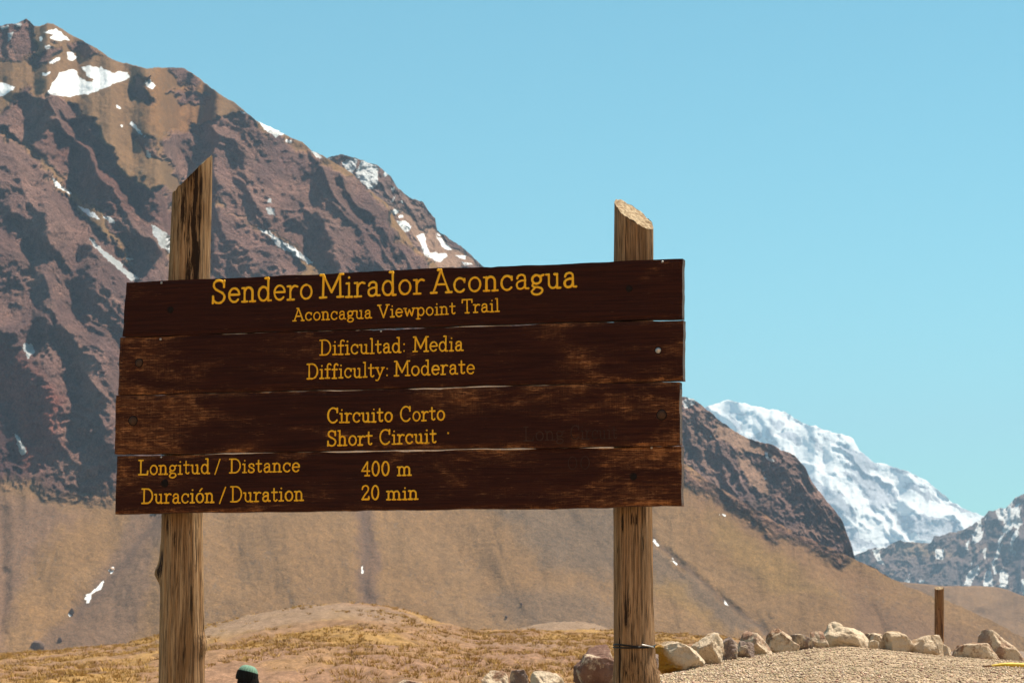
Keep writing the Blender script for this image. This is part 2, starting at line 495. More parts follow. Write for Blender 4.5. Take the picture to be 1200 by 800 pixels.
    rc = np.zeros(PX.shape + (3,)) + np.array([0.215, 0.150, 0.130])
    k = sst(-0.3, 0.6, fbm(u / 60, v / 20, 4, 91)); rc = lay(rc, k * 0.8, (0.275, 0.195, 0.16))
    k = sst(0.1, 0.7, fbm(PX / 40, PY / 40, 4, 93)); rc = lay(rc, k * 0.6, (0.14, 0.096, 0.094))
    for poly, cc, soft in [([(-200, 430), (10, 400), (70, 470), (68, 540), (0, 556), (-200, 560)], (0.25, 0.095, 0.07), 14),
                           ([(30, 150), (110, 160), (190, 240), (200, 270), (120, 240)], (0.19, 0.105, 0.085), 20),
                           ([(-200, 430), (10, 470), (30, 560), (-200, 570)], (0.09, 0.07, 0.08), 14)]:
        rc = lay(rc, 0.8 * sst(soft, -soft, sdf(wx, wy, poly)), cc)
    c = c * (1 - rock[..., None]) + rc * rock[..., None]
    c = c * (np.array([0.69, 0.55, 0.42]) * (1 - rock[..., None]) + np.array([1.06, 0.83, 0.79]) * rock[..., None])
    # dark specks of boulders and low shrubs on the scree
    sp = sst(0.55, 0.68, n2(PX / 2.6, PY / 2.0, 95)) * sst(0.1, 0.6, fbm(PX / 50, PY / 50, 2, 97)) * sc
    c = lay(c, sp * 0.45, (0.11, 0.08, 0.06))
    snow = np.zeros(PX.shape)
    sx = PX + 1.6 * fbm(PX / 7, PY / 7, 4, 101, 0.6); sy = PY + 1.4 * fbm(PX / 7, PY / 7, 4, 103, 0.6)
    for poly in SNOW_MAIN:
        P = np.array(poly)
        if P[:, 0].max() < PX.min() or P[:, 0].min() > PX.max():
            continue
        snow = np.maximum(snow, sst(1.5, -1.5, sdf(sx, sy, poly)))
    disp = disp * (1 - 0.5 * snow * rock)
    return slope, disp, c, snow, rock

m_main = mountain_mat('mountain_ground', 0.035, 15.0, amp=0.28)
build_mountain('mountain', -240, 1460, 1.45, 520, RIDGE_MAIN, FOOT_MAIN, [(-240, 1150), (300, 1200), (800, 1260), (1100, 1330), (1460, 1400)], paint_main, m_main, jag=1.0)

# ---- the rocky ridge behind it
RIDGE_BACK = [(300, 190), (360, 190), (385, 185), (400, 181), (415, 185), (427, 188), (442, 193), (451, 202), (458, 206), (465, 219), (474, 226), (485, 234), (496, 237),
              (503, 247), (510, 255), (512, 269), (521, 275), (544, 292), (565, 310), (640, 362), (720, 416), (770, 452), (790, 464), (798, 466), (812, 466), (822, 473), (836, 485), (846, 495),
              (858, 503), (880, 514), (900, 520), (914, 527), (930, 533), (944, 549), (952, 565), (968, 585), (976, 595), (988, 612), (998, 640), (1002, 655), (1030, 668), (1060, 685)]
FOOT_BACK = [(300, 330), (400, 250), (440, 260), (470, 300), (530, 360), (600, 420), (700, 500), (760, 550), (800, 580), (870, 625), (930, 658), (990, 682), (1060, 700)]
SNOW_BACK = [
    [(400, 190), (412, 184), (419, 187), (417, 197), (413, 203), (404, 199)], [(384, 186), (390, 184), (390, 187)],
    [(418, 198), (424, 189), (430, 189), (440, 194), (444, 197), (442, 205), (443, 214), (437, 222), (432, 222), (424, 213), (416, 206)],
    [(448, 204), (451, 200), (454, 204), (451, 208)], [(457, 220), (463, 219), (460, 225)], [(458, 237), (461, 232), (464, 228), (462, 236)], [(470, 238), (472, 233), (473, 239)],
    [(456, 249), (463, 244), (468, 246), (464, 251), (457, 252)], [(467, 253), (472, 252), (473, 255), (468, 256)], [(465, 260), (476, 259), (483, 265), (480, 270), (474, 272), (470, 266)],
    [(488, 276), (498, 274), (499, 285), (504, 296), (523, 297), (524, 301), (517, 307), (506, 303), (497, 299), (494, 287)], [(510, 277), (517, 279), (526, 289), (531, 294), (525, 294), (516, 287)],
    [(509, 273), (517, 274), (514, 276)], [(534, 299), (546, 299), (545, 303), (538, 302)], [(541, 306), (555, 310), (543, 312)],
    [(800, 470), (806, 466), (817, 468), (813, 473), (802, 479)], [(801, 474), (804, 472), (803, 478)], [(896, 530), (899, 528), (902, 537), (908, 539), (905, 541), (898, 538)], [(895, 558), (899, 559), (897, 562)], [(832, 511), (834, 510), (835, 513)],
]
def paint_back(PX, PY):
    wx = PX + 4 * fbm(PX / 15, PY / 15, 4, 121); wy = PY + 4 * fbm(PX / 15, PY / 15, 4, 123)
    slope = np.full(PX.shape, 0.85)
    rock = np.ones(PX.shape)
    talus = [[(455, 240), (490, 262), (512, 272), (560, 308), (520, 320), (490, 290), (468, 262)],
             [(838, 497), (858, 503), (885, 516), (920, 535), (900, 536), (870, 528), (850, 520), (838, 510)], [(860, 530), (880, 540), (905, 570), (895, 580), (872, 560)]]
    for poly in talus:
        m = sst(3, -3, sdf(wx, wy, poly)); slope = slope * (1 - m) + 0.7 * m; rock = rock * (1 - 0.8 * m)
    for poly, s in [([(803, 470), (825, 478), (850, 498), (840, 500), (820, 492), (806, 484)], 1.25), ([(800, 490), (830, 505), (855, 535), (880, 575), (850, 568), (820, 540), (800, 530)], 1.0),
                    ([(905, 535), (935, 545), (960, 580), (985, 615), (998, 645), (985, 648), (950, 618), (925, 590), (905, 560)], 0.98), ([(440, 195), (510, 250), (508, 268), (470, 232)], 1.3)]:
        m = sst(4, -4, sdf(wx, wy, poly)); slope = slope * (1 - m) + s * m
    ca, sa = math.cos(R(62)), math.sin(R(62))
    wwx = PX + 5 * fbm(PX / 25, PY / 25, 3, 141); wwy = PY + 5 * fbm(PX / 25, PY / 25, 3, 143)
    u = wwx * ca + wwy * sa; v = -wwx * sa + wwy * ca
    rib = ridged(u / 60, v / 13, 5, 151, 0.55) - 0.9
    lump = fbm(PX / 9, PY / 9, 5, 161, 0.58)
    disp = -(0.25 + rock) * (4.4 * rib + 2.4 * lump + 1.3 * fbm(PX / 3.4, PY / 3.4, 3, 167))
    c = np.zeros(PX.shape + (3,)) + np.array([0.20, 0.142, 0.122])
    k = sst(-0.3, 0.6, fbm(u / 40, v / 14, 4, 191)); c = lay(c, k * 0.8, (0.25, 0.175, 0.135))
    k = sst(0.1, 0.7, fbm(PX / 22, PY / 22, 4, 193)); c = lay(c, k * 0.6, (0.13, 0.098, 0.096))
    c = lay(c, 1 - rock, (0.22, 0.155, 0.1)) * np.array([1.0, 0.85, 0.84])
    snow = np.zeros(PX.shape)
    sx = PX + 1.0 * fbm(PX / 5, PY / 5, 3, 101); sy = PY + 1.0 * fbm(PX / 5, PY / 5, 3, 103)
    for poly in SNOW_BACK:
        snow = np.maximum(snow, sst(1.2, -1.2, sdf(sx, sy, poly)))
    return slope, disp, c, snow, rock
m_back = mountain_mat('rock_ridge_ground', 0.025, 10.0, amp=0.3)
build_mountain('rocky_ridge', 300, 1060, 1.2, 150, RIDGE_BACK, FOOT_BACK, [(300, 1900), (440, 1850), (800, 1750), (1060, 1600)], paint_back, m_back, jag=1.3, seed=13, side=20)

# ---- brown hill in the valley behind
def paint_hill(PX, PY):
    slope = np.full(PX.shape, 0.45)
    c = np.zeros(PX.shape + (3,)) + np.array([0.25, 0.175, 0.105])
    k = sst(-0.4, 0.6, fbm(PX / 60, PY / 20, 4, 201)); c = lay(c, k * 0.6, (0.21, 0.15, 0.1))
    disp = 12 * fbm(PX / 60, PY / 40, 3, 203) + 3 * fbm(PX / 15, PY / 15, 3, 205)
    z = np.zeros(PX.shape)
    return slope, disp, c * np.array([0.69, 0.565, 0.45]), z, z
build_mountain('far_hill', 980, 1500, 2.0, 50, [(980, 672), (1040, 680), (1070, 683), (1110, 686), (1140, 686), (1165, 687), (1180, 690), (1200, 698), (1260, 712), (1500, 735)],
               [(980, 800), (1500, 860)], 2200, paint_hill, m_main, jag=0.5, seed=17)

# ---- range with snow couloirs
RIDGE_RANGE = [(940, 690), (980, 665), (1004, 648), (1018, 643), (1032, 641), (1048, 636), (1060, 632), (1077, 636), (1091, 638), (1095, 629), (1104, 626), (1112, 624), (1121, 624), (1130, 620), (1139, 616), (1147, 608),
               (1153, 604), (1158, 597), (1168, 596), (1179, 594), (1184, 589), (1189, 583), (1200, 578), (1230, 560), (1300, 548), (1400, 590), (1500, 560), (1600, 580)]
def paint_range(PX, PY):
    slope = np.full(PX.shape, 0.8) + 0.28 * fbm(PX / 25, PY / 25, 3, 211)
    wwx = PX + 5 * fbm(PX / 22, PY / 22, 3, 241)
    rib = ridged(wwx / 17 + PY / 60, PY / 55, 5, 251, 0.55) - 0.9
    lump = fbm(PX / 10, PY / 10, 5, 261, 0.58)
    disp = -(30 * rib + 9 * lump + 6 * fbm(PX / 4, PY / 4, 3, 267))
    c = np.zeros(PX.shape + (3,)) + np.array([0.17, 0.125, 0.12])
    k = sst(-0.1, 0.6, fbm(PX / 20, PY / 14, 4, 291)); c = lay(c, k, (0.23, 0.16, 0.135))
    k = sst(8, -8, sdf(PX, PY, [(1060, 630), (1080, 636), (1120, 650), (1100, 655), (1050, 645)])); c = lay(c, k, (0.27, 0.19, 0.13))
    snow = sst(0.10, 0.45, fbm(wwx / 9 + PY / 50, PY / 26, 4, 295)) * sst(0.05, 0.55, fbm(PX / 45 + 1.3, PY / 30, 2, 297) + 0.35)
    for poly in [[(1095, 643), (1105, 643), (1105, 656), (1096, 654)], [(1174, 607), (1190, 600), (1198, 612), (1192, 620), (1182, 613)], [(1140, 622), (1148, 632), (1142, 634)], [(1023, 642), (1028, 645), (1036, 662), (1028, 658)], [(1155, 668), (1160, 668), (1166, 688), (1152, 688)]]:
        snow = np.maximum(snow, sst(2, -2, sdf(PX + 2 * fbm(PX / 5, PY / 5, 3, 299), PY, poly)))
    return slope, disp, c, snow, np.ones(PX.shape)
m_range = mountain_mat('range_ground', 0.012, 25.0, snow_rgb=(0.86, 0.87, 0.88), amp=0.25)
build_mountain('snowy_range', 940, 1600, 1.3, 110, RIDGE_RANGE, [(940, 730), (1600, 730)], 4600, paint_range, m_range, jag=1.6, seed=23)

# ---- the great white mountain far off
RIDGE_PEAK = [(700, 560), (760, 520), (800, 492), (832, 474), (845, 471), (853, 469), (874, 472), (895, 478), (920, 483), (930, 489), (948, 498), (969, 503), (990, 510), (1000, 515), (1007, 527), (1025, 540),
              (1046, 545), (1067, 554), (1084, 562), (1102, 576), (1116, 589), (1130, 596), (1151, 603), (1200, 622), (1260, 640), (1400, 660)]
def paint_peak(PX, PY):
    slope = np.full(PX.shape, 0.62) + 0.18 * fbm(PX / 40, PY / 30, 4, 311)
    for poly, s in [([(930, 530), (960, 545), (1000, 570), (1030, 600), (1060, 640), (1030, 640), (1010, 620), (1000, 590), (960, 560)], 0.55), ([(1040, 590), (1080, 585), (1130, 598), (1150, 606), (1100, 604), (1050, 600)], 0.55),
                    ([(935, 555), (985, 575), (1010, 610), (1010, 640), (960, 620)], 1.0), ([(1060, 602), (1120, 606), (1130, 622), (1080, 640), (1060, 625)], 1.0), ([(860, 480), (930, 500), (960, 520), (900, 520), (860, 500)], 0.9), ([(980, 520), (1010, 535), (1060, 560), (1090, 575), (1040, 580), (990, 550)], 0.95)]:
        m = sst(8, -8, sdf(PX + 5 * fbm(PX / 14, PY / 14, 4, 321), PY + 5 * fbm(PX / 14, PY / 14, 4, 323), poly))
        slope = slope * (1 - m) + s * m
    wwx = PX + 8 * fbm(PX / 30, PY / 30, 3, 341); wwy = PY + 8 * fbm(PX / 30, PY / 30, 3, 343)
    ca, sa = math.cos(R(40)), math.sin(R(40))
    u = wwx * ca + wwy * sa; v = -wwx * sa + wwy * ca
    rib = ridged(u / 60, v / 20, 5, 351, 0.55) - 0.9
    lump = fbm(PX / 14, PY / 14, 5, 361, 0.58)
    disp = -(32 * rib + 11 * lump + 2 * fbm(PX / 4.5, PY / 4.5, 3, 367))
    c = np.zeros(PX.shape + (3,)) + np.array([0.40, 0.41, 0.45])  # snow-dusted rock, with the blue of distance haze put into its colour
    k = sst(-0.35, 0.5, fbm(u / 28, v / 9, 5, 391))
    snow = 0.32 + 0.45 * fbm(u / 40, v / 13, 4, 393) + 0.35 * sst(0.85, 0.6, slope)
    bx = PX + 5 * fbm(PX / 12, PY / 12, 4, 395); by = PY + 4 * fbm(PX / 12, PY / 12, 4, 397)
    for poly in [[(905, 508), (930, 518), (950, 536), (985, 552), (1008, 575), (1018, 600), (1040, 620), (1062, 638), (1030, 640), (1008, 622), (1000, 600), (985, 575), (950, 556), (925, 532)],
                 [(1040, 588), (1065, 580), (1090, 590), (1130, 597), (1152, 603), (1140, 608), (1100, 606), (1060, 602)], [(832, 474), (853, 468), (920, 482), (968, 502), (1002, 515), (990, 520), (950, 506), (900, 488), (850, 480)],
                 [(855, 482), (880, 490), (900, 505), (888, 510), (868, 498)], [(960, 520), (985, 530), (1000, 545), (980, 545)], [(1030, 548), (1070, 558), (1090, 570), (1060, 566)]]:
        snow = np.maximum(snow, sst(4, -4, sdf(bx, by, poly)))
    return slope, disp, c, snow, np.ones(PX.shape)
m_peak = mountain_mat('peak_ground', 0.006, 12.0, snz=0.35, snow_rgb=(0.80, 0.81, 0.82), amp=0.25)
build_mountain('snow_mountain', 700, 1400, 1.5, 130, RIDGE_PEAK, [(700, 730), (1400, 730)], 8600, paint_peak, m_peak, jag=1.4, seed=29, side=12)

# ------------------------------------------------------------------ ground: path, gravel bank, grassy mound, valley floor
CREST = [(-900, 900), (-300, 900), (100, 858), (300, 835), (480, 808), (570, 808), (700, 808), (740, 800), (770, 792), (800, 785), (830, 778), (865, 771), (900, 767), (930, 762.5), (960, 758),
         (1000, 757), (1050, 761), (1110, 766), (1160, 772), (1200, 776), (1400, 792), (1800, 800)]
CRESTY = [(-900, 9.5), (300, 9.8), (480, 10.6), (570, 11.2), (700, 12.0), (770, 13.0), (800, 13.6), (850, 14.8), (900, 16.2), (960, 17.6), (1000, 18.4), (1100, 18.8), (1200, 18.2), (1400, 17), (1800, 16)]
MOUND = [(-900, 772), (0, 770), (60, 766), (150, 758), (200, 747), (250, 734), (300, 722), (350, 713), (400, 709), (440, 710.5), (480, 719), (520, 733), (560, 741), (600, 741), (700, 742), (780, 743), (840, 748), (900, 758), (1000, 770), (1800, 790)]
def gz(A, Y):
    """ground height at azimuth ratio A = X/Y and distance Y"""
    A = np.asarray(A, float); Y = np.asarray(Y, float)
    px = 600 + A * F * (CP + 0.12 * SP)
    Yc = curve(CRESTY, px)
    tT = lambda py: AT(600, py)[1]
    zc = CAMZ + Yc * tT(curve(CREST, px))
    zm = CAMZ + 88.0 * tT(curve(MOUND, px) - 0.5)
    z36 = CAMZ + 36.0 * tT(802 + 0 * px)
    # knots along the distance
    z95 = CAMZ + 9.3 * tT(np.maximum(curve(CREST, px) + 14, 804))
    K = [np.full(px.shape, k) for k in (1.0, 4.0, 7.0, 9.3)] + [np.maximum(Yc, 9.6), np.maximum(Yc, 9.6) + 2.2, np.full(px.shape, 26.0), np.full(px.shape, 36.0), np.full(px.shape, 60.0), np.full(px.shape, 88.0), np.full(px.shape, 110.0),
         np.full(px.shape, 260.0), np.full(px.shape, 900.0), np.full(px.shape, 14800.0)]
    V = [0 * px, 0 * px + 0.12, 0.62 + 0 * px, z95, zc, zc - 0.75, -0.62 + 0 * px, z36, z36 + (zm - z36) * 0.55, zm, zm - 1.2, 0 * px - 7, 0 * px - 14, 0 * px - 30]
    z = np.zeros(np.broadcast(A, Y).shape)
    Yb = np.broadcast_to(Y, z.shape); 
    K = [np.broadcast_to(k, z.shape) for k in K]; V = [np.broadcast_to(v, z.shape) for v in V]
    z = np.where(Yb <= K[0], V[0], z)
    # monotone cubic through the knots (slopes limited) so that the land rolls
    n = len(K)
    dl = [(V[i + 1] - V[i]) / (K[i + 1] - K[i]) for i in range(n - 1)]
    ms = [dl[0]] + [np.where(dl[i - 1] * dl[i] <= 0, 0.0, 2 * dl[i - 1] * dl[i] / np.where(np.abs(dl[i - 1] + dl[i]) < 1e-9, 1e-9, dl[i - 1] + dl[i])) for i in range(1, n - 1)] + [dl[-1]]
    for i in range(n - 1):
        h = K[i + 1] - K[i]
        t = np.clip((Yb - K[i]) / h, 0, 1)
        v = (2 * t**3 - 3 * t**2 + 1) * V[i] + (t**3 - 2 * t**2 + t) * h * ms[i] + (-2 * t**3 + 3 * t**2) * V[i + 1] + (t**3 - t**2) * h * ms[i + 1]
        z = np.where((Yb > K[i]) & (Yb <= K[i + 1]), v, z)
    # second, paler rise behind the grass
    pm = np.exp(-np.abs((px - 660) / 100.0) ** 3) * np.exp(-((Yb - 125) / 20.0) ** 2)
    z = np.where(Yb > 95, z * (1 - pm) + pm * (CAMZ + 125 * tT(729.5)), z)
    return z
def ground_noise(X, Y):
    r = 0.012 * fbm(X * 1.3, Y * 1.3, 4, 401) * sst(2, 6, Y)
    r = r + sst(22, 40, Y) * (0.10 * fbm(X / 3.0, Y / 5.0, 4, 403))
    r = r + sst(24, 34, Y) * (0.045 * np.abs(fbm(X / 0.5, Y / 0.9, 3, 405)) + 0.03 * fbm(X / 0.22, Y / 0.5, 2, 407))
    return r
def gxy(X, Y):
    return gz(np.asarray(X) / np.asarray(Y), Y) + ground_noise(np.asarray(X), np.asarray(Y))
ys = np.concatenate([np.linspace(1.0, 7, 25), np.linspace(7.1, 24, 210), np.linspace(24.2, 60, 220), np.linspace(60.6, 150, 150), np.geomspace(152, 14800, 60)])
pxs = np.concatenate([np.linspace(-700, -420, 12), np.linspace(-400, 1600, 800), np.linspace(1620, 1900, 12)])
As = (pxs - 600) / F
GA, GY = np.meshgrid(As, ys)
GX = GA * GY
GZ = gz(GA, GY) + ground_noise(GX, GY)
# carry the sheet back beneath and behind the viewpoint
b1 = np.stack([np.linspace(-1, 1, len(pxs)) * 14, np.full(len(pxs), -1.0), np.zeros(len(pxs))])
b2 = np.stack([np.linspace(-1, 1, len(pxs)) * 60, np.full(len(pxs), -40.0), np.full(len(pxs), -0.5)])
me = grid_mesh('ground', np.vstack([b2[0], b1[0], GX]), np.vstack([b2[1], b1[1], GY]), np.vstack([b2[2], b1[2], GZ]))
GPX = 600 + GA * F
gc = np.zeros(GX.shape + (3,)) + np.array([0.33, 0.248, 0.168])
CYm = curve(CRESTY, GPX)
past = sst(0.3, 2.0, GY - CYm)
soil = np.zeros(GX.shape + (3,)) + np.array([0.235, 0.14, 0.08])
k = sst(-0.1, 0.5, fbm(GX / 1.6, GY / 4.0, 4, 411)); soil = lay(soil, 0.8 * k, (0.29, 0.175, 0.06))
k = sst(0.25, 0.7, fbm(GX / 0.7, GY / 1.6, 4, 417)); soil = lay(soil, 0.55 * k, (0.12, 0.068, 0.038))
k = sst(0.0, 0.5, fbm(GX / 3.2 + 9, GY / 9.0, 3, 413)); soil = lay(soil, 0.6 * k, (0.22, 0.13, 0.088))
greyp = sst(0.15, 0.55, np.exp(-((GPX - 330) / 130.0) ** 2) * np.exp(-((GY - 76) / 13.0) ** 2) + 0.25 * fbm(GX / 5, GY / 9, 3, 415))
soil = lay(soil, 0.85 * greyp, (0.215, 0.15, 0.105))
soil = lay(soil, sst(96, 104, GY), (0.215, 0.15, 0.105))
gc = gc * (1 - past[..., None]) + soil * past[..., None]
gc = np.vstack([gc[:1], gc[:1], gc])
attr_col(me, 'col', gc)
g = NT('ground_gravel', 0.95, 0.1)
v = g.coord()
n1 = g.noise(v, 5.0, 6, 0.7)
nfar = g.noise(v, 1.2, 5, 0.65)
pv = g.vor(v, 38.0, out='Color')
sep = g.n('ShaderNodeSeparateColor'); g.l(pv, sep.inputs[0])
pd = g.vor(v, 38.0)
c = g.mix(1.0, g.attr('col').outputs['Color'], g.grey(g.rng(n1, 0.25, 0.75, 0.7, 1.25)), 'MULTIPLY')
c = g.mix(1.0, c, g.grey(g.rng(sep.outputs[0], 0, 1, 0.72, 1.25)), 'MULTIPLY')
c = g.mix(1.0, c, g.grey(g.rng(nfar, 0.3, 0.7, 0.85, 1.12)), 'MULTIPLY')
g.color(c)
hb = g.math('ADD', g.math('MULTIPLY', g.rng(pd, 0.0, 0.7, 1, 0), 0.5), n1)
g.bump(hb, 0.012)
tag(link('ground', me, g.m), kind='structure')

# ------------------------------------------------------------------ unseen hillside added behind the viewpoint to bounce light onto the sign
OX, OT = np.meshgrid(np.linspace(-1100, 1100, 120), np.linspace(0, 1, 60))
OY = -45 - 1000 * OT
OZ = -2 + 560 * OT ** 1.12 + 14 * fbm(OX / 130, OY / 130, 4, 431) * sst(0, 0.1, OT)
me = grid_mesh('bounce_hillside', OX[::-1], OY[::-1], OZ[::-1])
oc = np.zeros(OX.shape + (3,)) + np.array([0.43, 0.29, 0.175])
oc = lay(oc, sst(-0.2, 0.6, fbm(OX / 60, OY / 60, 4, 433)) * 0.6, (0.36, 0.24, 0.15))
attr_col(me, 'col', oc[::-1]); attr_f(me, 'snow', OX * 0); attr_f(me, 'rock', OX * 0)
tag(link('bounce_hillside', me, m_main), kind='structure')

# ------------------------------------------------------------------ haze over the whole valley
hz = bpy.data.materials.new('haze')
hz.use_nodes = True
ht = hz.node_tree
ht.nodes.clear()
ho = ht.nodes.new('ShaderNodeOutputMaterial')
hv = ht.nodes.new('ShaderNodeVolumePrincipled')
hv.inputs['Color'].default_value = (0.50, 0.73, 1.0, 1)
hv.inputs['Density'].default_value = 8.2e-5
hv.inputs['Anisotropy'].default_value = 0.0
ht.links.new(hv.outputs[0], ho.inputs['Volume'])
bm = bmesh.new()
bmesh.ops.create_cube(bm, size=1.0)
me = bpy.data.meshes.new('haze')
bmesh.ops.scale(bm, vec=(14000, 16300, 1300), verts=bm.verts)
bmesh.ops.translate(bm, vec=(0, 6950, -34 + 650), verts=bm.verts)
bm.to_mesh(me); bm.free()
tag(link('haze', me, hz), 'thin blue haze filling the valley air', 'haze', kind='stuff')

# ------------------------------------------------------------------ materials of the sign
def plank_mat():
    m = NT('dark_stained_wood', 0.75, 0.1)
    oi = m.n('ShaderNodeObjectInfo')
    tc = m.n('ShaderNodeTexCoord')
    off = m.n('ShaderNodeVectorMath', operation='MULTIPLY_ADD')
    m.l(tc.outputs['Object'], off.inputs[0]); off.inputs[1].default_value = (1, 1, 1)
    cmb = m.n('ShaderNodeCombineXYZ')
    r10 = m.math('MULTIPLY', oi.outputs['Random'], 17.0)
    m.l(r10, cmb.inputs[0]); m.l(r10, cmb.inputs[2])
    m.l(cmb.outputs[0], off.inputs[2])
    def mp(sc, rot=(0, 0, 0)):
        q = m.n('ShaderNodeMapping'); m.l(off.outputs[0], q.inputs[0])
        q.inputs['Scale'].default_value = sc; q.inputs['Rotation'].default_value = rot
        return q.outputs[0]
    grain = m.noise(mp((5, 40, 150)), 1.0, 6, 0.65, 0.6)
    grain2 = m.noise(mp((14, 60, 420)), 1.0, 4, 0.7, 0.4)
    saw = m.noise(mp((260, 40, 9)), 1.0, 3, 0.6)
    patch = m.noise(mp((3.2, 3, 10)), 1.0, 5, 0.62, 0.5)
    wear = m.attr('wear').outputs['Fac']
    f = m.math('ADD', patch, m.math('MULTIPLY', m.math('SUBTRACT', wear, 0.35), 0.30))
    pf = m.rng(f, 0.45, 0.78)
    hatch = m.noise(mp((26, 60, 300)), 1.0, 5, 0.75, 0.25)
    s1 = m.rng(m.math('ADD', hatch, m.math('MULTIPLY', pf, 0.12)), 0.575, 0.62)
    s1b = m.rng(m.math('ADD', grain, m.math('MULTIPLY', pf, 0.12)), 0.62, 0.69)
    sw = m.rng(m.math('ADD', saw, m.math('MULTIPLY', pf, 0.12)), 0.58, 0.72)
    blot = m.rng(m.noise(mp((16, 10, 40)), 1.0, 5, 0.7), 0.45, 0.68)
    tot = m.math('ADD', m.math('MULTIPLY', s1, 0.6), m.math('ADD', m.math('MULTIPLY', sw, 0.24), m.math('MULTIPLY', s1b, 0.45)))
    tot = m.math('MULTIPLY', m.math('MULTIPLY', tot, 0.9), m.math('MULTIPLY', pf, m.math('ADD', 0.35, m.math('MULTIPLY', blot, 1.3))))
    stray = m.math('MULTIPLY', m.rng(grain2, 0.66, 0.73), m.rng(patch, 0.35, 0.6, 0.1, 0.7))
    tot = m.math('MINIMUM', m.math('ADD', tot, stray), 1.0)
    dark = m.mix(m.rng(grain, 0.35, 0.65), (0.023, 0.0062, 0.0050), (0.048, 0.0142, 0.0090))
    dark = m.mix(m.math('MULTIPLY', pf, 0.45), dark, (0.055, 0.0185, 0.0095))
    worn = m.mix(m.rng(grain2, 0.4, 0.7), (0.23, 0.080, 0.026), (0.50, 0.23, 0.095))
    c = m.mix(tot, dark, worn)
    # bleached ends and arrises of the board
    fe = m.attr('raw').outputs['Fac']
    c = m.mix(m.math('MULTIPLY', fe, m.rng(grain2, 0.3, 0.6, 0.5, 1.0)), c, (0.12, 0.095, 0.085))
    m.color(c)
    hb = m.math('ADD', m.math('MULTIPLY', grain, 0.6), m.math('ADD', m.math('MULTIPLY', grain2, 0.4), m.math('MULTIPLY', saw, 0.25)))
    m.bump(hb, 0.004)
    m.rough(m.rng(grain, 0.3, 0.7, 0.62, 0.85))
    return m.m
M_PLANK = plank_mat()

def post_mat(name, dark_amt, seed, warm=(0.32, 0.175, 0.080), pale=(0.46, 0.305, 0.175), burnt=(0.035, 0.02, 0.013)):
    m = NT(name, 0.88, 0.1)
    v = m.coord((1, 1, 1), (0, 0, 0), (seed * 3.7, seed * 1.3, seed * 5.1))
    def mp(sc):
        q = m.n('ShaderNodeMapping'); m.l(v, q.inputs[0]); q.inputs['Scale'].default_value = sc
        return q.outputs[0]
    fine = m.noise(mp((260, 260, 5)), 1.0, 6, 0.72, 0.35)
    mid = m.noise(mp((60, 60, 2.6)), 1.0, 7, 0.72, 0.8)
    big = m.noise(mp((9, 9, 2.4)), 1.0, 4, 0.55, 0.6)
    crack = m.noise(mp((95, 95, 4)), 1.0, 3, 0.55, 1.2)
    c = m.mix(m.rng(mid, 0.32, 0.68), warm, pale)
    c = m.mix(m.rng(big, 0.45, 0.7), c, (0.25, 0.135, 0.06))
    c = m.mix(m.rng(fine, 0.44, 0.60, 0.0, 0.9), c, (0.095, 0.056, 0.032))
    db = m.math('ADD', m.math('MULTIPLY', big, 0.25), m.math('ADD', m.math('ADD', m.math('MULTIPLY', mid, 0.35), m.math('MULTIPLY', fine, 0.25)), m.math('MULTIPLY', m.attr('burn').outputs['Fac'], m.rng(m.noise(mp((75, 75, 6)), 1.0, 6, 0.7), 0.32, 0.66, 0.12, 0.75))))
    c = m.mix(m.rng(db, 0.62 - dark_amt, 0.74 - dark_amt), c, burnt)
    c = m.mix(m.rng(crack, 0.62, 0.68), c, (0.03, 0.018, 0.012))
    cut = m.attr('cut').outputs['Fac']
    ce = m.noise(v, 60.0, 5, 0.65)
    c = m.mix(cut, c, m.mix(m.rng(ce, 0.35, 0.65), (0.26, 0.18, 0.11), (0.50, 0.40, 0.27)))
    m.color(c)
    hb = m.math('ADD', m.math('MULTIPLY', fine, 0.5), m.math('SUBTRACT', mid, m.rng(crack, 0.58, 0.68)))
    m.bump(hb, 0.006)
    return m.m

def simple(name, col, rough=0.8, spec=0.2, metal=0.0, nscale=40.0, amp=0.25, bump=0.0):
    m = NT(name, rough, spec)
    m.b.inputs['Metallic'].default_value = metal
    v = m.coord()
    n_ = m.noise(v, nscale, 4, 0.6)
    m.color(m.mix(1.0, col, m.grey(m.rng(n_, 0.25, 0.75, 1 - amp, 1 + amp)), 'MULTIPLY'))
    if bump: m.bump(n_, bump)
    return m.m

def paint_mat():
    m = NT('yellow_lettering_paint', 0.6, 0.2)
    v = m.coord()
    n_ = m.noise(v, 55.0, 5, 0.65)
    n_2 = m.noise(v, 9.0, 3, 0.5)
    c = m.mix(m.rng(n_2, 0.3, 0.7), (0.93, 0.46, 0.016), (0.96, 0.53, 0.03))
    c = m.mix(m.rng(n_, 0.60, 0.74), c, (0.42, 0.2, 0.02))
    m.color(c)
    m.bump(n_, 0.002)
    return m.m
M_YEL = paint_mat()
M_GHOST = simple('overpainted_lettering', (0.036, 0.0165, 0.0105), 0.7, 0.2, amp=0.5)
M_STEEL = simple('galvanised_steel', (0.45, 0.43, 0.42), 0.4, 0.5, 0.8)
M_RUST = simple('rusted_bolt', (0.07, 0.036, 0.021), 0.65, 0.3, 0.4, 90)
M_HOLE = simple('bolt_recess', (0.012, 0.008, 0.007), 0.9)
M_WIRE = simple('black_wire', (0.018, 0.015, 0.014), 0.5, 0.4, 0.3)

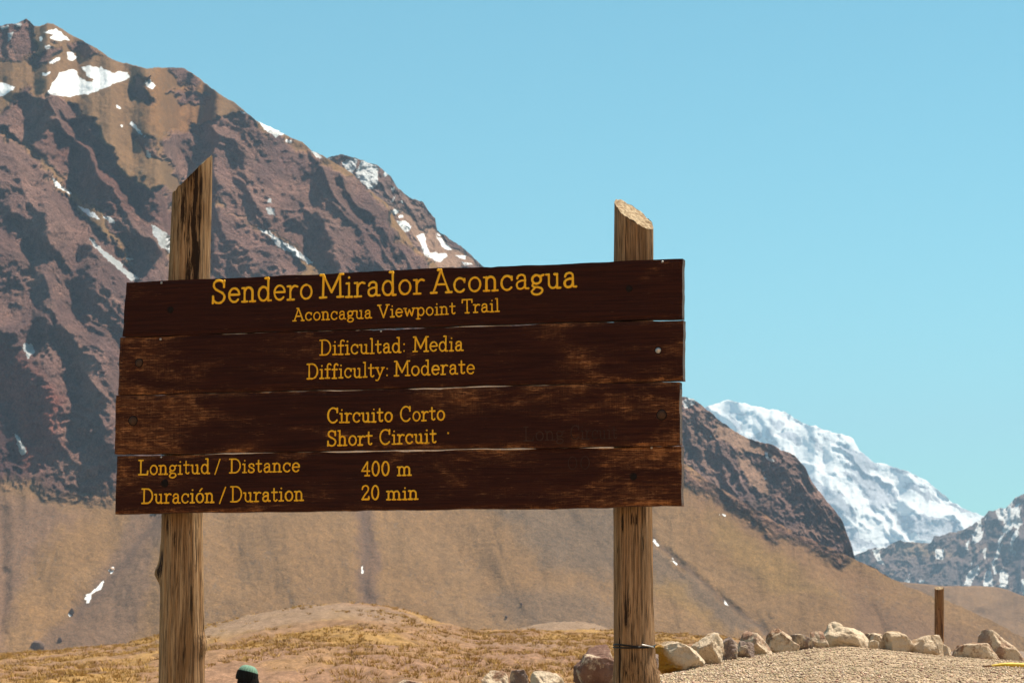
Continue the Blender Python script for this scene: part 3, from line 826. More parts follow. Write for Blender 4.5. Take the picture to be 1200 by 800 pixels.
# ------------------------------------------------------------------ the sign
YR, YL = 8.0, 8.56
pR, pL = at(802, 450, YR), at(138, 465, YL)
ang = math.atan2(pR[1] - pL[1], pR[0] - pL[0])     # direction of the boards, seen from above
ORI = np.array([0.5 * (pR[0] + pL[0]), 0.5 * (pR[1] + pL[1]), 0.0])
BASEZ = float(gxy(ORI[0], ORI[1] + 0.1))
ORI[2] = BASEZ
ex = np.array([math.cos(ang), math.sin(ang), 0]); ey = np.array([-math.sin(ang), math.cos(ang), 0])
def loc(px, py, depth=0.0):
    """pixel -> (u, w) on the sign's front plane pushed back by depth"""
    A, T = AT(px, py)
    d = np.array([float(A), 1.0, float(T)])
    c0 = np.array([0, 0, CAMZ])
    t = np.dot(ORI + ey * depth - c0, ey) / np.dot(d, ey)
    p = c0 + d * t - ORI
    return float(np.dot(p, ex)), float(p[2])
sign = empty('trail_sign', tuple(ORI), ang)
tag(sign, 'large brown four-board wooden trail sign with yellow lettering on two round log posts', 'sign')

TH = 0.042
def make_plank(corners, seed, wear_l, wear_r, wear_all, label=None, yoff=0.0):
    """corners TL TR BR BL in pixels; a board with uneven edges and small bevels"""
    tl, tr, br, bl = [loc(*c, depth=yoff) for c in corners]
    nx, nz = 170, 16
    rng = np.random.RandomState(seed)
    us = np.linspace(0, 1, nx); vs = np.linspace(0, 1, nz)
    bot = np.stack([bl[0] + (br[0] - bl[0]) * us, bl[1] + (br[1] - bl[1]) * us], 1)
    top = np.stack([tl[0] + (tr[0] - tl[0]) * us, tl[1] + (tr[1] - tl[1]) * us], 1)
    bot[:, 1] += 0.0022 * fbm(us * 14, 0 * us, 4, seed); top[:, 1] += 0.0022 * fbm(us * 14, 0 * us + 5, 4, seed + 4)
    for k in range(7):     # little chips out of the edges
        c0 = rng.rand(); wv = 0.004 + 0.008 * rng.rand(); dp = 0.001 + 0.002 * rng.rand()
        (top if rng.rand() < .5 else bot)[:, 1] += (-1 if rng.rand() < .6 else .4) * dp * np.exp(-((us - c0) / wv) ** 2)
    endl = 0.0015 * fbm(vs * 5, 0 * vs, 3, seed + 11); endr = 0.0015 * fbm(vs * 5, 0 * vs, 3, seed + 13)
    U = np.zeros((nz, nx)); W = np.zeros((nz, nx))
    for j, v_ in enumerate(vs):
        U[j] = bot[:, 0] * (1 - v_) + top[:, 0] * v_ + endl[j] * (1 - us) ** 60 + endr[j] * us ** 60
        W[j] = bot[:, 1] * (1 - v_) + top[:, 1] * v_
    warp = 0.004 * fbm(us * 2.2, 0 * us, 2, seed + 21)
    fr = np.zeros((nz, nx)) + warp[None, :] + yoff
    edge = np.minimum(np.minimum(vs, 1 - vs)[:, None] * 0.2, np.minimum(us, 1 - us)[None, :] * 2.0)
    fr = fr + 0.004 * np.clip(1 - edge / 0.008, 0, 1) ** 2
    V = []; Fc = []
    idf = np.arange(nz * nx).reshape(nz, nx); idb = idf + nz * nx
    V += list(np.stack([U, fr, W], -1).reshape(-1, 3)); V += list(np.stack([U, fr * 0 + TH + warp[None, :] + yoff, W], -1).reshape(-1, 3))
    for j in range(nz - 1):
        for i in range(nx - 1):
            Fc.append((idf[j, i], idf[j, i + 1], idf[j + 1, i + 1], idf[j + 1, i]))
            Fc.append((idb[j, i], idb[j + 1, i], idb[j + 1, i + 1], idb[j, i + 1]))
    ring = [(0, i) for i in range(nx)] + [(j, nx - 1) for j in range(1, nz)] + [(nz - 1, i) for i in range(nx - 2, -1, -1)] + [(j, 0) for j in range(nz - 2, 0, -1)]
    # separate ring of edge verts so the arris stays crisp
    n0 = len(V)
    for (j, i) in ring:
        V.append((U[j, i], fr[j, i], W[j, i]))
    for (j, i) in ring:
        V.append((U[j, i], TH + warp[i] + yoff, W[j, i]))
    L = len(ring)
    for k in range(L):
        a, b_ = n0 + k, n0 + (k + 1) % L
        Fc.append((b_, a, a + L, b_ + L))
    me = mesh_np('plank', V, Fc, smooth=False)
    wear = np.zeros(len(V)); raw = np.zeros(len(V))
    uu = (np.array(V)[:, 0] - min(bl[0], tl[0])) / (max(br[0], tr[0]) - min(bl[0], tl[0]))
    wear = wear_all + wear_l * np.exp(-(uu / 0.16) ** 2) + wear_r * np.exp(-((1 - uu) / 0.2) ** 2) 
    vv = np.zeros(len(V)); jj = np.repeat(np.arange(nz), nx); vv[:nz * nx] = np.where((jj == 0) | (jj == nz - 1), 0.45, np.where((jj == 1) | (jj == nz - 2), 0.2, 0))
    wear = wear + vv * (0.5 + 0.5 * (wear_all > 0.1))
    raw[n0:] = 0.75
    kk = np.arange(L)
    side = np.array([(i == nx - 1) and (0 < j < nz - 1) for (j, i) in ring])
    topm = np.array([(j == nz - 1) for (j, i) in ring])
    rv = np.where(side, 1.0, np.where(topm, 0.45, 0.25))
    raw[n0:n0 + L] = rv; raw[n0 + L:] = rv
    attr_f(me, 'wear', wear); attr_f(me, 'raw', raw)
    o = link('plank', me, M_PLANK, sign)
    if label: o['label'] = label
    return o
P1 = make_plank([(148, 330.6), (799.5, 302.3), (799.5, 372.8), (143.5, 394.5)], 1, 0.1, 0.15, 0.0, 'darkest top board with the trail name')
P2 = make_plank([(140.5, 395.2), (800.5, 374.7), (800.5, 446.1), (138, 462.2)], 2, 0.75, 0.4, 0.28, yoff=0.003)
P3 = make_plank([(135.5, 464.0), (796.5, 447.5), (796.5, 521.6), (134.5, 532.5)], 3, 0.8, 0.45, 0.38, yoff=-0.002)
P4 = make_plank([(136.5, 533.9), (798, 522.7), (798, 592.6), (134.5, 601.7)], 4, 0.35, 0.6, 0.36, yoff=0.001)

# ---- hand-cut slab-serif letters, each a routed stroke filled with paint
def arc(cx, cy, rx, ry, a0, a1, n=18):
    return [(cx + rx * math.cos(R(a0 + (a1 - a0) * i / n)), cy + ry * math.sin(R(a0 + (a1 - a0) * i / n))) for i in range(n + 1)]
def smooth(pts, n=8):
    P = [pts[0]] + list(pts) + [pts[-1]]; o = []
    for i in range(1, len(P) - 2):
        p0, p1, p2, p3 = [np.array(q, float) for q in P[i - 1:i + 3]]
        for k in range(n):
            t = k / n
            o.append(tuple(0.5 * (2 * p1 + (p2 - p0) * t + (2 * p0 - 5 * p1 + 4 * p2 - p3) * t * t + (3 * p1 - p0 - 3 * p2 + p3) * t**3)))
    o.append(tuple(pts[-1])); return o
x = 0.62
def arch(x0, x1, y0=0.40, top=x):
    return [(x0, y0 - 0.04)] + arc((x0 + x1) / 2, y0, (x1 - x0) / 2, top - y0, 180, 0, 12) + [(x1, 0.0)]
G = {
 'a': (.54, [smooth([(.09, .46), (.13, .57), (.25, .62), (.36, .57), (.39, .44), (.39, .12), (.42, .02), (.52, .01)]), [(.39, .36)] + smooth([(.39, .36), (.25, .36), (.11, .29), (.07, .17), (.12, .03), (.24, 0), (.34, .06), (.39, .17)])]),
 'c': (.52, [arc(.27, .31, .22, .31, 40, 318, 20), [(.455, .44), (.455, .575)]]),
 'd': (.60, [arc(.25, .31, .2, .31, 0, 360, 24), [(.45, 1), (.45, 0)], [(.33, 1), (.45, 1)], [(.45, 0), (.56, 0)]]),
 'e': (.52, [[(.06, .33), (.47, .33)] + arc(.265, .31, .215, .31, 5, 318, 20)]),
 'f': (.40, [[(.17, 0), (.17, .76)] + arc(.29, .8, .12, .17, 180, 35, 8), [(.03, .6), (.34, .6)], [(.04, 0), (.31, 0)]]),
 'g': (.54, [arc(.24, .42, .17, .19, 0, 360, 20), [(.38, .55), (.51, .61)], smooth([(.14, .27), (.08, .17), (.14, .09), (.3, .07), (.44, .0), (.45, -.13), (.32, -.24), (.14, -.23), (.05, -.12), (.12, -.01), (.2, .07)])]),
 'h': (.60, [[(.12, 1), (.12, 0)], [(.02, 1), (.12, 1)], arch(.12, .45), [(.02, 0), (.23, 0)], [(.35, 0), (.56, 0)]]),
 'i': (.30, [[(.15, .6), (.15, 0)], [(.05, .6), (.15, .6)], [(.03, 0), (.27, 0)], [(.15, .85), (.151, .86)]]),
 'l': (.30, [[(.15, 1), (.15, 0)], [(.05, 1), (.15, 1)], [(.03, 0), (.27, 0)]]),
 'm': (.90, [[(.12, .6), (.12, 0)], [(.02, .6), (.12, .6)], arch(.12, .44), arch(.44, .76), [(.03, 0), (.22, 0)], [(.36, 0), (.53, 0)], [(.67, 0), (.87, 0)]]),
 'n': (.60, [[(.12, .6), (.12, 0)], [(.02, .6), (.12, .6)], arch(.12, .45), [(.02, 0), (.23, 0)], [(.35, 0), (.56, 0)]]),
 'o': (.56, [arc(.28, .31, .22, .31, 0, 360, 26)]),
 'p': (.60, [[(.14, .6), (.14, -.27)], [(.03, .6), (.14, .6)], [(.03, -.27), (.27, -.27)], arc(.34, .31, .2, .31, 0, 360, 24)]),
 'r': (.45, [[(.13, .6), (.13, 0)], [(.02, .6), (.13, .6)], [(.02, 0), (.28, 0)], smooth([(.13, .38), (.2, .53), (.31, .61), (.42, .57)])]),
 's': (.46, [smooth([(.38, .46), (.35, .58), (.22, .62), (.1, .55), (.1, .43), (.22, .34), (.36, .26), (.4, .14), (.32, .02), (.18, 0), (.07, .06), (.06, .17)])]),
 't': (.42, [[(.17, .84), (.17, .16)] + arc(.27, .14, .10, .13, 180, 330, 9), [(.03, .6), (.36, .6)]]),
 'u': (.60, [[(.12, .6), (.12, .2)] + arc(.28, .2, .16, .2, 180, 360, 12), [(.44, .6), (.44, 0)], [(.02, .6), (.12, .6)], [(.34, .6), (.44, .6)], [(.44, 0), (.56, 0)]]),
 'w': (.78, [[(.08, .6), (.23, .01), (.39, .5), (.55, .01), (.70, .6)], [(0, .6), (.18, .6)], [(.60, .6), (.78, .6)]]),
 'y': (.58, [[(.08, .6), (.29, .04)], smooth([(.50, .6), (.29, .04), (.2, -.18), (.12, -.26), (.03, -.24)]), [(0, .6), (.18, .6)], [(.40, .6), (.58, .6)]]),
 'A': (.80, [[(.08, 0), (.38, 1), (.70, 0)], [(.20, .36), (.58, .36)], [(-.02, 0), (.2, 0)], [(.58, 0), (.8, 0)], [(.26, 1), (.38, 1)]]),
 'C': (.76, [arc(.4, .5, .34, .5, 42, 318, 26), [(.665, .70), (.665, .98)]]),
 'D': (.78, [[(.15, 0), (.15, 1)], [(.02, 1), (.34, 1)] + arc(.34, .5, .36, .5, 90, -90, 20) + [(.02, 0)]]),
 'L': (.68, [[(.16, 1), (.16, 0)], [(.03, 1), (.3, 1)], [(.03, 0), (.6, 0), (.62, .24)]]),
 'M': (.98, [[(.13, 0), (.15, 1), (.48, .22), (.82, 1), (.84, 0)], [(.02, 1), (.15, 1)], [(.82, 1), (.95, 1)], [(.01, 0), (.26, 0)], [(.71, 0), (.96, 0)]]),
 'S': (.64, [smooth([(.53, .70), (.52, .86), (.42, .97), (.28, 1.0), (.14, .93), (.10, .78), (.16, .64), (.31, .53), (.47, .43), (.55, .28), (.50, .1), (.36, .0), (.2, .02), (.09, .13), (.07, .3)]), [(.53, .70), (.54, .98)], [(.07, .3), (.06, .0)]]),
 'T': (.72, [[(.36, 1), (.36, 0)], [(.03, .78), (.04, 1), (.68, 1), (.69, .78)], [(.23, 0), (.49, 0)]]),
 'V': (.80, [[(.1, 1), (.4, 0), (.7, 1)], [(0, 1), (.22, 1)], [(.58, 1), (.8, 1)]]),
 '0': (.60, [arc(.3, .5, .22, .5, 0, 360, 28)]),
 '2': (.60, [smooth([(.08, .74), (.12, .9), (.28, 1), (.44, .93), (.49, .76), (.42, .56), (.25, .33), (.08, .02)]), [(.08, .02), (.52, .02), (.53, .2)]]),
 '4': (.62, [[(.42, 0), (.42, 1), (.05, .33), (.57, .33)], [(.28, 0), (.55, 0)]]),
 ':': (.26, [[(.12, .06), (.121, .07)], [(.12, .52), (.121, .53)]]),
 '/': (.40, [[(.02, -.08), (.36, 1.06)]]),
 '.': (.2, [[(.1, .06), (.101, .07)]]),
}
G['ó'] = (G['o'][0], G['o'][1] + [[(.27, .78), (.4, .95)]])
def stroke_mesh(V, Fc, pts, r, frame, rng, hgt):
    """half-round bead along a polyline; frame maps glyph plane metres (u, w) to sign space"""
    P = np.array(pts, float)
    for i in range(1, len(P) - 1):       # a sharp corner ends one cut of the router and starts the next
        e1, e2 = P[i] - P[i - 1], P[i + 1] - P[i]
        if np.dot(e1, e2) < 0.6 * np.linalg.norm(e1) * np.linalg.norm(e2):
            stroke_mesh(V, Fc, P[:i + 1], r, frame, rng, hgt); stroke_mesh(V, Fc, P[i:], r, frame, rng, hgt * 1.06)
            return
    if len(P) == 2 and np.hypot(*(P[1] - P[0])) > r:
        P = np.linspace(P[0], P[1], 4)
    n = len(P)
    tg = np.gradient(P, axis=0) if n > 2 else np.repeat((P[1] - P[0])[None], 2, 0)
    tg = tg / (np.linalg.norm(tg, axis=1)[:, None] + 1e-9)
    nm = np.stack([-tg[:, 1], tg[:, 0]], 1)
    rows = []; seg = 6
    rr = r * (1 + 0.09 * rng.randn(n))
    pre = [(P[0] - tg[0] * r * k, nm[0], r * q) for k, q in ((0.95, 0.25), (0.7, 0.72), (0.3, 0.95))]
    post = [(P[-1] + tg[-1] * r * k, nm[-1], r * q) for k, q in ((0.3, 0.95), (0.7, 0.72), (0.95, 0.25))]
    allr = pre + [(P[i], nm[i], rr[i]) for i in range(n)] + post
    b = len(V)
    for (p, nn, q) in allr:
        for s in range(seg + 1):
            a = math.pi * s / seg
            o = p + nn * q * math.cos(a)
            V.append(frame(o[0], o[1], hgt * math.sin(a) * min(1, q / r) ** 0.5 ))
    for i in range(len(allr) - 1):
        for s in range(seg):
            a0 = b + i * (seg + 1) + s
            Fc.append((a0, a0 + 1, a0 + seg + 2, a0 + seg + 1))
    e = b + (len(allr) - 1) * (seg + 1)
    Fc.append(tuple(b + s for s in range(seg, -1, -1))); Fc.append(tuple(e + s for s in range(seg + 1)))
def word_width(t, gap=0.06):
    return sum(G[c][0] + gap for c in t) - gap
def letter_line(parent, words, weight, mat, seed, hgt=0.0022, name='lettering', label=None, only=None):
    """words: (text, x0, y0, x1, y1, cap) baseline ends in pixels"""
    rng = np.random.RandomState(seed)
    V, Fc = [], []
    for (t, x0, y0, x1, y1, cap) in words:
        a = np.array(loc(x0, y0)); b = np.array(loc(x1, y1)); ct = np.array(loc(x0, y0 - cap))
        H = ct[1] - a[1]
        wd = word_width(t)
        d = b - a
        Ls = np.linalg.norm(d); d = d / Ls
        hs = Ls / (wd * H)                       # horizontal stretch
        nrm = np.array([-d[1], d[0]])
        r = weight * H
        cx = 0.0
        for ch in t:
            adv, strokes = G[ch]
            jy = rng.randn() * 0.008; js = 1 + rng.randn() * 0.012
            if only is None or ch in only:
              for st in strokes:
                pts = [((cx + q[0]) * H * hs, (q[1] * js + jy) * H) for q in st]
                stroke_mesh(V, Fc, pts, r * (1 + 0.05 * rng.randn()), lambda u, w_, h: (a[0] + d[0] * u + nrm[0] * w_, -h + 0.001, a[1] + d[1] * u + nrm[1] * w_), rng, hgt + 0.0012 + 0.0004 * rng.rand())
            cx += adv + 0.06
    me = mesh_np(name, V, Fc)
    o = link(name, me, mat, parent)
    if label: o['label'] = label
    return o
# boards are warped by a few millimetres: push each line proud of its own board
def front_y(plank, u, w_):
    best = None
    vs = plank.data.vertices
    arr = np.zeros(len(vs) * 3, np.float32); vs.foreach_get('co', arr); arr = arr.reshape(-1, 3)[:170 * 16]
    k = np.argmin((arr[:, 0] - u) ** 2 + (arr[:, 2] - w_) ** 2)
    return arr[k, 1]
def drape(o, plank):
    vs = o.data.vertices
    co = np.zeros(len(vs) * 3, np.float32); vs.foreach_get('co', co); co = co.reshape(-1, 3)
    pv_ = plank.data.vertices
    arr = np.zeros(len(pv_) * 3, np.float32); pv_.foreach_get('co', arr); arr = arr.reshape(-1, 3)[:170 * 16].reshape(16, 170, 3)
    mid = arr[8]
    yy = np.interp(co[:, 0], mid[:, 0], mid[:, 1])
    co[:, 1] += yy
    vs.foreach_set('co', co.reshape(-1)); o.data.update()
LINES = [
    (P1, [('Sendero', 248, 355.0, 367, 349.8, 26), ('Mirador', 375, 349.3, 498, 344.0, 26), ('Aconcagua', 506, 343.6, 675.5, 336.0, 26)], 0.068),
    (P1, [('Aconcagua', 344, 376.0, 436, 372.4, 14.5), ('Viewpoint', 443, 372.2, 534.5, 367.5, 14.5), ('Trail', 541.5, 366.8, 585.5, 364.6, 15)], 0.078),
    (P2, [('Dificultad:', 374.5, 415.8, 476, 412.2, 17), ('Media', 484, 411.8, 543, 410.4, 17)], 0.075),
    (P2, [('Difficulty:', 359.5, 443.6, 456, 440.6, 17), ('Moderate', 462, 440.2, 556.5, 437.2, 17)], 0.075),
    (P3, [('Circuito', 383.7, 495.2, 460.7, 493.6, 17), ('Corto', 469, 493.4, 522, 491.6, 17)], 0.082),
    (P3, [('Short', 383.5, 522.0, 437, 520.8, 17), ('Circuit', 444.8, 520.5, 512, 518.4, 17), ('.', 524, 508.5, 527, 508.3, 15)], 0.082),
    (P4, [('Longitud', 162, 555.9, 246, 554.2, 16.5), ('/', 251.6, 554, 258.3, 553.8, 15), ('Distance', 268.7, 553.5, 351.4, 552.0, 16)], 0.078),
    (P4, [('400', 423, 557.0, 456.7, 556.6, 16), ('m', 465.3, 556.6, 482, 556.3, 16)], 0.088),
    (P4, [('Duración', 166, 589.4, 251, 588.2, 17), ('/', 257, 588, 264.5, 588, 16), ('Duration', 270, 587.7, 356, 585.8, 17)], 0.078),
    (P4, [('20', 423, 585.0, 444.6, 584.8, 16), ('min', 452.7, 584.8, 490, 584.4, 16)], 0.088),
]
for i, (pl, wds, wt) in enumerate(LINES):
    for k, wd_ in enumerate(wds):
        drape(letter_line(pl, [wd_], wt * 0.80, M_YEL, 100 + i * 7 + k), pl)
gh = [(P3, [('Circuito', 622, 488, 672, 486.8, 15), ('Largo', 680, 486.6, 715, 486, 15)]), (P3, [('Long', 614, 516.5, 662, 515, 16), ('Circuit', 669, 514.8, 724, 513.4, 16)]), (P4, [('00', 664, 549.6, 692, 549.2, 15)]), (P4, [('20', 640, 581, 660, 580.6, 14), ('m', 690, 580, 706, 579.6, 15)])]
for i, (pl, wds) in enumerate(gh[1:3]):
    for k, wd_ in enumerate(wds):
        drape(letter_line(pl, [wd_], 0.05, M_GHOST, 200 + i * 7 + k, hgt=0.0004, name='overpainted_lettering', label='old lettering painted over in brown, barely legible'), pl)

# ---- bolts and nails in the boards
def bolt(parent, px, py, rpx, mat, dome=0.4, recess=True):
    u, w_ = loc(px, py)
    y0 = front_y(parent, u, w_)
    r = rpx / F * 8.3
    V, Fc = [], []
    prof = [(1.0, 0.0), (1.0, 0.3 * dome), (0.86, 0.75 * dome), (0.5, 1.0 * dome), (0.0, 1.08 * dome)]
    n = 18
    for (q, h) in prof:
        for k in range(n):
            a = 2 * math.pi * k / n
            V.append((u + r * q * math.cos(a), y0 - r * h + 0.001, w_ + r * q * math.sin(a)))
    for j in range(len(prof) - 1):
        for k in range(n):
            Fc.append((j * n + k, j * n + (k + 1) % n, (j + 1) * n + (k + 1) % n, (j + 1) * n + k))
    me = mesh_np('bolt', V, Fc)
    me.materials.append(mat)
    if recess:
        bmh = bmesh.new(); bmh.from_mesh(me)
        n1_ = len(bmh.verts)
        ring_o, ring_i = [], []
        for k in range(24):
            a = 2 * math.pi * k / 24
            j = 1 + 0.04 * math.sin(3 * a + px)
            ring_o.append(bmh.verts.new((u + r * 1.2 * j * math.cos(a), y0 - 0.0008, w_ + r * 1.2 * j * math.sin(a))))
            ring_i.append(bmh.verts.new((u + r * 0.98 * math.cos(a), y0 - 0.0016, w_ + r * 0.98 * math.sin(a))))
        for k in range(24):
            f_ = bmh.faces.new((ring_o[k], ring_o[(k + 1) % 24], ring_i[(k + 1) % 24], ring_i[k])); f_.material_index = 1; f_.smooth = True
        bmh.to_mesh(me); bmh.free()
        me.materials.append(M_HOLE)
    o = bpy.data.objects.new('bolt' if rpx > 2 else 'nail', me); COL.objects.link(o); o.parent = parent
    return o
bolt(P1, 200, 363, 3.6, M_HOLE, 0.2); bolt(P2, 163, 425, 4.6, M_RUST); bolt(P3, 156.5, 493, 5.2, M_RUST); bolt(P4, 193, 566, 4.2, M_HOLE, 0.2)
bolt(P1, 737, 338, 3.4, M_HOLE, 0.2); bolt(P2, 771.5, 410.5, 3.4, M_STEEL, 0.5); bolt(P3, 776, 486, 5.2, M_RUST); bolt(P4, 742, 558, 3.6, M_HOLE, 0.2)
for pl, px, py in ((P1, 189.5, 331.5), (P2, 188, 397.3), (P4, 188.5, 535.5), (P4, 763, 524.2), (P1, 776, 306.5), (P2, 446, 388)):
    bolt(pl, px, py, 1.5, M_STEEL, 0.8, recess=False)

# ---- the two log posts
def make_post(axis, rad, top_l, top_r, tip_tilt, seed, mat, zlow, bumps=(), burn=(), flat=1.0, depth=None, parent=None, name='post', frame=None, nseg=64, rows=150, cut_notch=0.0):
    """axis: list of (w, u) ; rad: list of (w, r). The top is cut along a slanting plane."""
    rng = np.random.RandomState(seed)
    A_ = np.array(sorted(axis)); Rd = np.array(sorted(rad))
    utop = np.interp(99, A_[:, 0], A_[:, 1])
    th = np.linspace(0, 2 * math.pi, nseg, endpoint=False)
    V, Fc = [], []
    burnv, cutv = [], []
    def ztop(u, y):
        r0 = Rd[-1, 1]
        return top_l + (top_r - top_l) * ((u - utop) / r0 + 1) / 2 + tip_tilt * (y / r0)
    for j in range(rows + 1):
        t = j / rows
        for k in range(nseg):
            a = th[k]
            # first guess on the un-cut column
            r_ = Rd[-1, 1]
            zt = ztop(utop + r_ * math.cos(a), flat * r_ * math.sin(a))
            z = zlow + (zt - zlow) * t
            uc = np.interp(z, A_[:, 0], A_[:, 1]); r_ = np.interp(z, Rd[:, 0], Rd[:, 1])
            V.append([a, z, uc, r_])
    Q = np.array(V)
    a, z, uc, r_ = Q.T
    g1 = n3(np.cos(a) * 1.4 + seed, np.sin(a) * 1.4, z * 1.1, seed) * 0.045 + n3(np.cos(a) * 3.2, np.sin(a) * 3.2 + seed, z * 2.0, seed + 1) * 0.03 + n3(np.cos(a) * 11, np.sin(a) * 11, z * 2.5, seed + 2) * 0.022
    g1 = g1 - 0.06 * np.clip(n3(np.cos(a) * 8, np.sin(a) * 8, z * 0.9, seed + 5) - 0.45, 0, 1)
    r_ = r_ * (1 + g1)
    bv = np.zeros(len(a))
    for (ba, bz, bw, bh, amp) in bumps:
        da = np.arctan2(np.sin(a - ba), np.cos(a - ba))
        r_ = r_ + amp * np.exp(-(da / bw) ** 2 - ((z - bz) / bh) ** 2)
    for (ba, bz, bw, bh, amp) in burn:
        da = np.arctan2(np.sin(a - ba), np.cos(a - ba))
        bv = np.maximum(bv, amp * np.exp(-(da / bw) ** 2 - ((z - bz) / bh) ** 2))
    P = np.stack([uc + r_ * np.cos(a), flat * r_ * np.sin(a), z], 1)
    spl = 0.004 * n3(np.cos(a) * 7, np.sin(a) * 7, 0 * a + seed, seed + 3) + 0.003 * n3(np.cos(a) * 17, np.sin(a) * 17, 0 * a, seed + 4)
    P[:, 2] += spl * np.clip((P[:, 2] - P[:, 2].max() + 0.25) / 0.25, 0, 1)
    V = [tuple(p) for p in P]
    burnv = list(bv); cutv = [0.0] * len(V)
    for j in range(rows):
        for k in range(nseg):
            k2 = (k + 1) % nseg
            Fc.append((j * nseg + k, j * nseg + k2, (j + 1) * nseg + k2, (j + 1) * nseg + k))
    # the cut face, as rings of its own so that its edge is crisp
    ringt = P[rows * nseg:]
    cen = ringt.mean(0)
    base = len(V)
    qs = (1.0, 0.85, 0.65, 0.45, 0.25, 0.08)
    for q in qs:
        pts = cen + (ringt - cen) * q
        nz_ = 0.005 * fbm3(pts + seed, 45, 4, seed)
        for p, nn in zip(pts, nz_):
            V.append((p[0], p[1], p[2] + nn)); burnv.append(0.0); cutv.append(1.0)
    for i in range(len(qs) - 1):
        for k in range(nseg):
            k2 = (k + 1) % nseg
            Fc.append((base + i * nseg + k, base + i * nseg + k2, base + (i + 1) * nseg + k2, base + (i + 1) * nseg + k))
    Fc.append(tuple(base + (len(qs) - 1) * nseg + k for k in range(nseg)))
    Fc.append(tuple(range(nseg - 1, -1, -1)))
    me = mesh_np(name, V, Fc)
    attr_f(me, 'burn', burnv); attr_f(me, 'cut', cutv)
    o = link(name, me, mat, parent)
    return o
PD = 0.042 + 0.074          # depth of the post axes behind the front of the boards
def pw(px, py): 
    u, w_ = loc(px, py, PD); return (w_, u)
zlow = -0.35
mL = post_mat('weathered_log', 0.0, 1.0)
mR = post_mat('cracked_log', -0.02, 4.0, warm=(0.31, 0.17, 0.083), pale=(0.43, 0.275, 0.16))
m2w = 8.55 / F
axL = [pw(213.5, 800), pw(213.5, 700), pw(213, 610), pw(221.5, 335), pw(225.5, 215)]
axL.append((zlow, axL[0][1] - 0.0))
raL = [(zlow, 0.084), (axL[0][0], 26 * m2w), (axL[1][0], 25.5 * m2w), (axL[2][0], 24.5 * m2w), (axL[3][0], 24.3 * m2w), (axL[4][0], 22.8 * m2w)]
knot = pw(185, 672)[0]; 
FRONT = -math.pi / 2
postL = make_post(axL, raL, pw(203, 226)[0], pw(248, 183)[0], 0.035, 11, mL, zlow,
                  bumps=[(math.pi * 1.04, knot, 0.5, 0.03, 0.021), (math.pi * 0.98, knot + 0.05, 0.35, 0.06, 0.010), (0.05, pw(240, 755)[0], 0.4, 0.03, 0.012)],
                  burn=[(FRONT + 0.5, pw(230, 255)[0], 0.5, 0.26, 0.85), (FRONT + 0.6, pw(230, 310)[0], 0.42, 0.14, 1.1), (FRONT + 0.4, pw(230, 200)[0], 0.55, 0.12, 0.75), (FRONT - 0.9, pw(205, 320)[0], 0.2, 0.04, 0.6), (FRONT + 0.1, pw(225, 240)[0], 1.1, 0.30, 0.5), (FRONT - 0.25, pw(212, 615)[0], 0.22, 0.06, 0.8), (FRONT + 0.05, pw(212, 632)[0], 0.12, 0.05, 0.7), (FRONT - 0.95, pw(192, 660)[0], 0.28, 0.055, 1.1), (FRONT + 0.75, pw(230, 690)[0], 0.3, 0.14, 0.35)], parent=sign)
postL.location = (0, PD, 0)
postL['label'] = 'log post with its top cut slanting up to the right and a burnt knot low down'
m2wr = 8.12 / F
axR = [pw(744.5, 800), pw(742, 700), pw(741.5, 600), pw(743, 290), pw(743, 240)]
axR.append((zlow, axR[0][1]))
raR = [(zlow, 0.08), (axR[0][0], 26 * m2wr), (pw(743, 770)[0], 23.8 * m2wr), (axR[1][0], 22.6 * m2wr), (axR[2][0], 22.3 * m2wr), (axR[3][0], 23.2 * m2wr), (axR[4][0], 23.2 * m2wr)]
postR = make_post(axR, raR, pw(720, 236)[0], pw(766, 268)[0], 0.026, 23, mR, zlow,
                  bumps=[(0.1, pw(766, 795)[0], 0.5, 0.04, 0.008)],
                  burn=[(FRONT - 0.1, pw(742, 715)[0], 0.22, 0.09, 0.85), (FRONT + 0.35, pw(745, 705)[0], 0.12, 0.07, 0.7), (FRONT + 0.3, pw(745, 610)[0], 0.3, 0.035, 0.7), (FRONT - 0.35, pw(730, 612)[0], 0.14, 0.05, 0.7), (FRONT - 0.2, pw(735, 300)[0], 0.9, 0.12, 0.35), (FRONT - 0.9, pw(722, 690)[0], 0.15, 0.06, 0.5), (FRONT + 0.1, pw(744, 780)[0], 0.2, 0.08, 0.5)], parent=sign)
postR.location = (0, PD, 0)
postR['label'] = 'log post with its pale cut top slanting down to the right and a wire round its foot'
# wire round the foot of the post
def tube(V, Fc, pts, r, n=8):
    P = np.array(pts, float)
    tg = np.gradient(P, axis=0); tg /= np.linalg.norm(tg, axis=1)[:, None] + 1e-9
    b = len(V)
    up = np.array([0.0, 0.0, 1.0])
    for p, t_ in zip(P, tg):
        s = np.cross(t_, up)
        if np.linalg.norm(s) < 1e-3: s = np.array([1.0, 0, 0])
        s /= np.linalg.norm(s); q = np.cross(s, t_)
        for k in range(n):
            a = 2 * math.pi * k / n
            V.append(tuple(p + r * (math.cos(a) * s + math.sin(a) * q)))
    for i in range(len(P) - 1):
        for k in range(n):
            Fc.append((b + i * n + k, b + i * n + (k + 1) % n, b + (i + 1) * n + (k + 1) % n, b + (i + 1) * n + k))
    Fc.append(tuple(b + k for k in range(n - 1, -1, -1))); Fc.append(tuple(b + (len(P) - 1) * n + k for k in range(n)))
wz = pw(742, 756)[0]; uw = np.interp(wz, np.array(sorted(axR))[:, 0], np.array(sorted(axR))[:, 1]); rw = np.interp(wz, np.array(sorted(raR))[:, 0], np.array(sorted(raR))[:, 1]) * 1.035
V, Fc = [], []
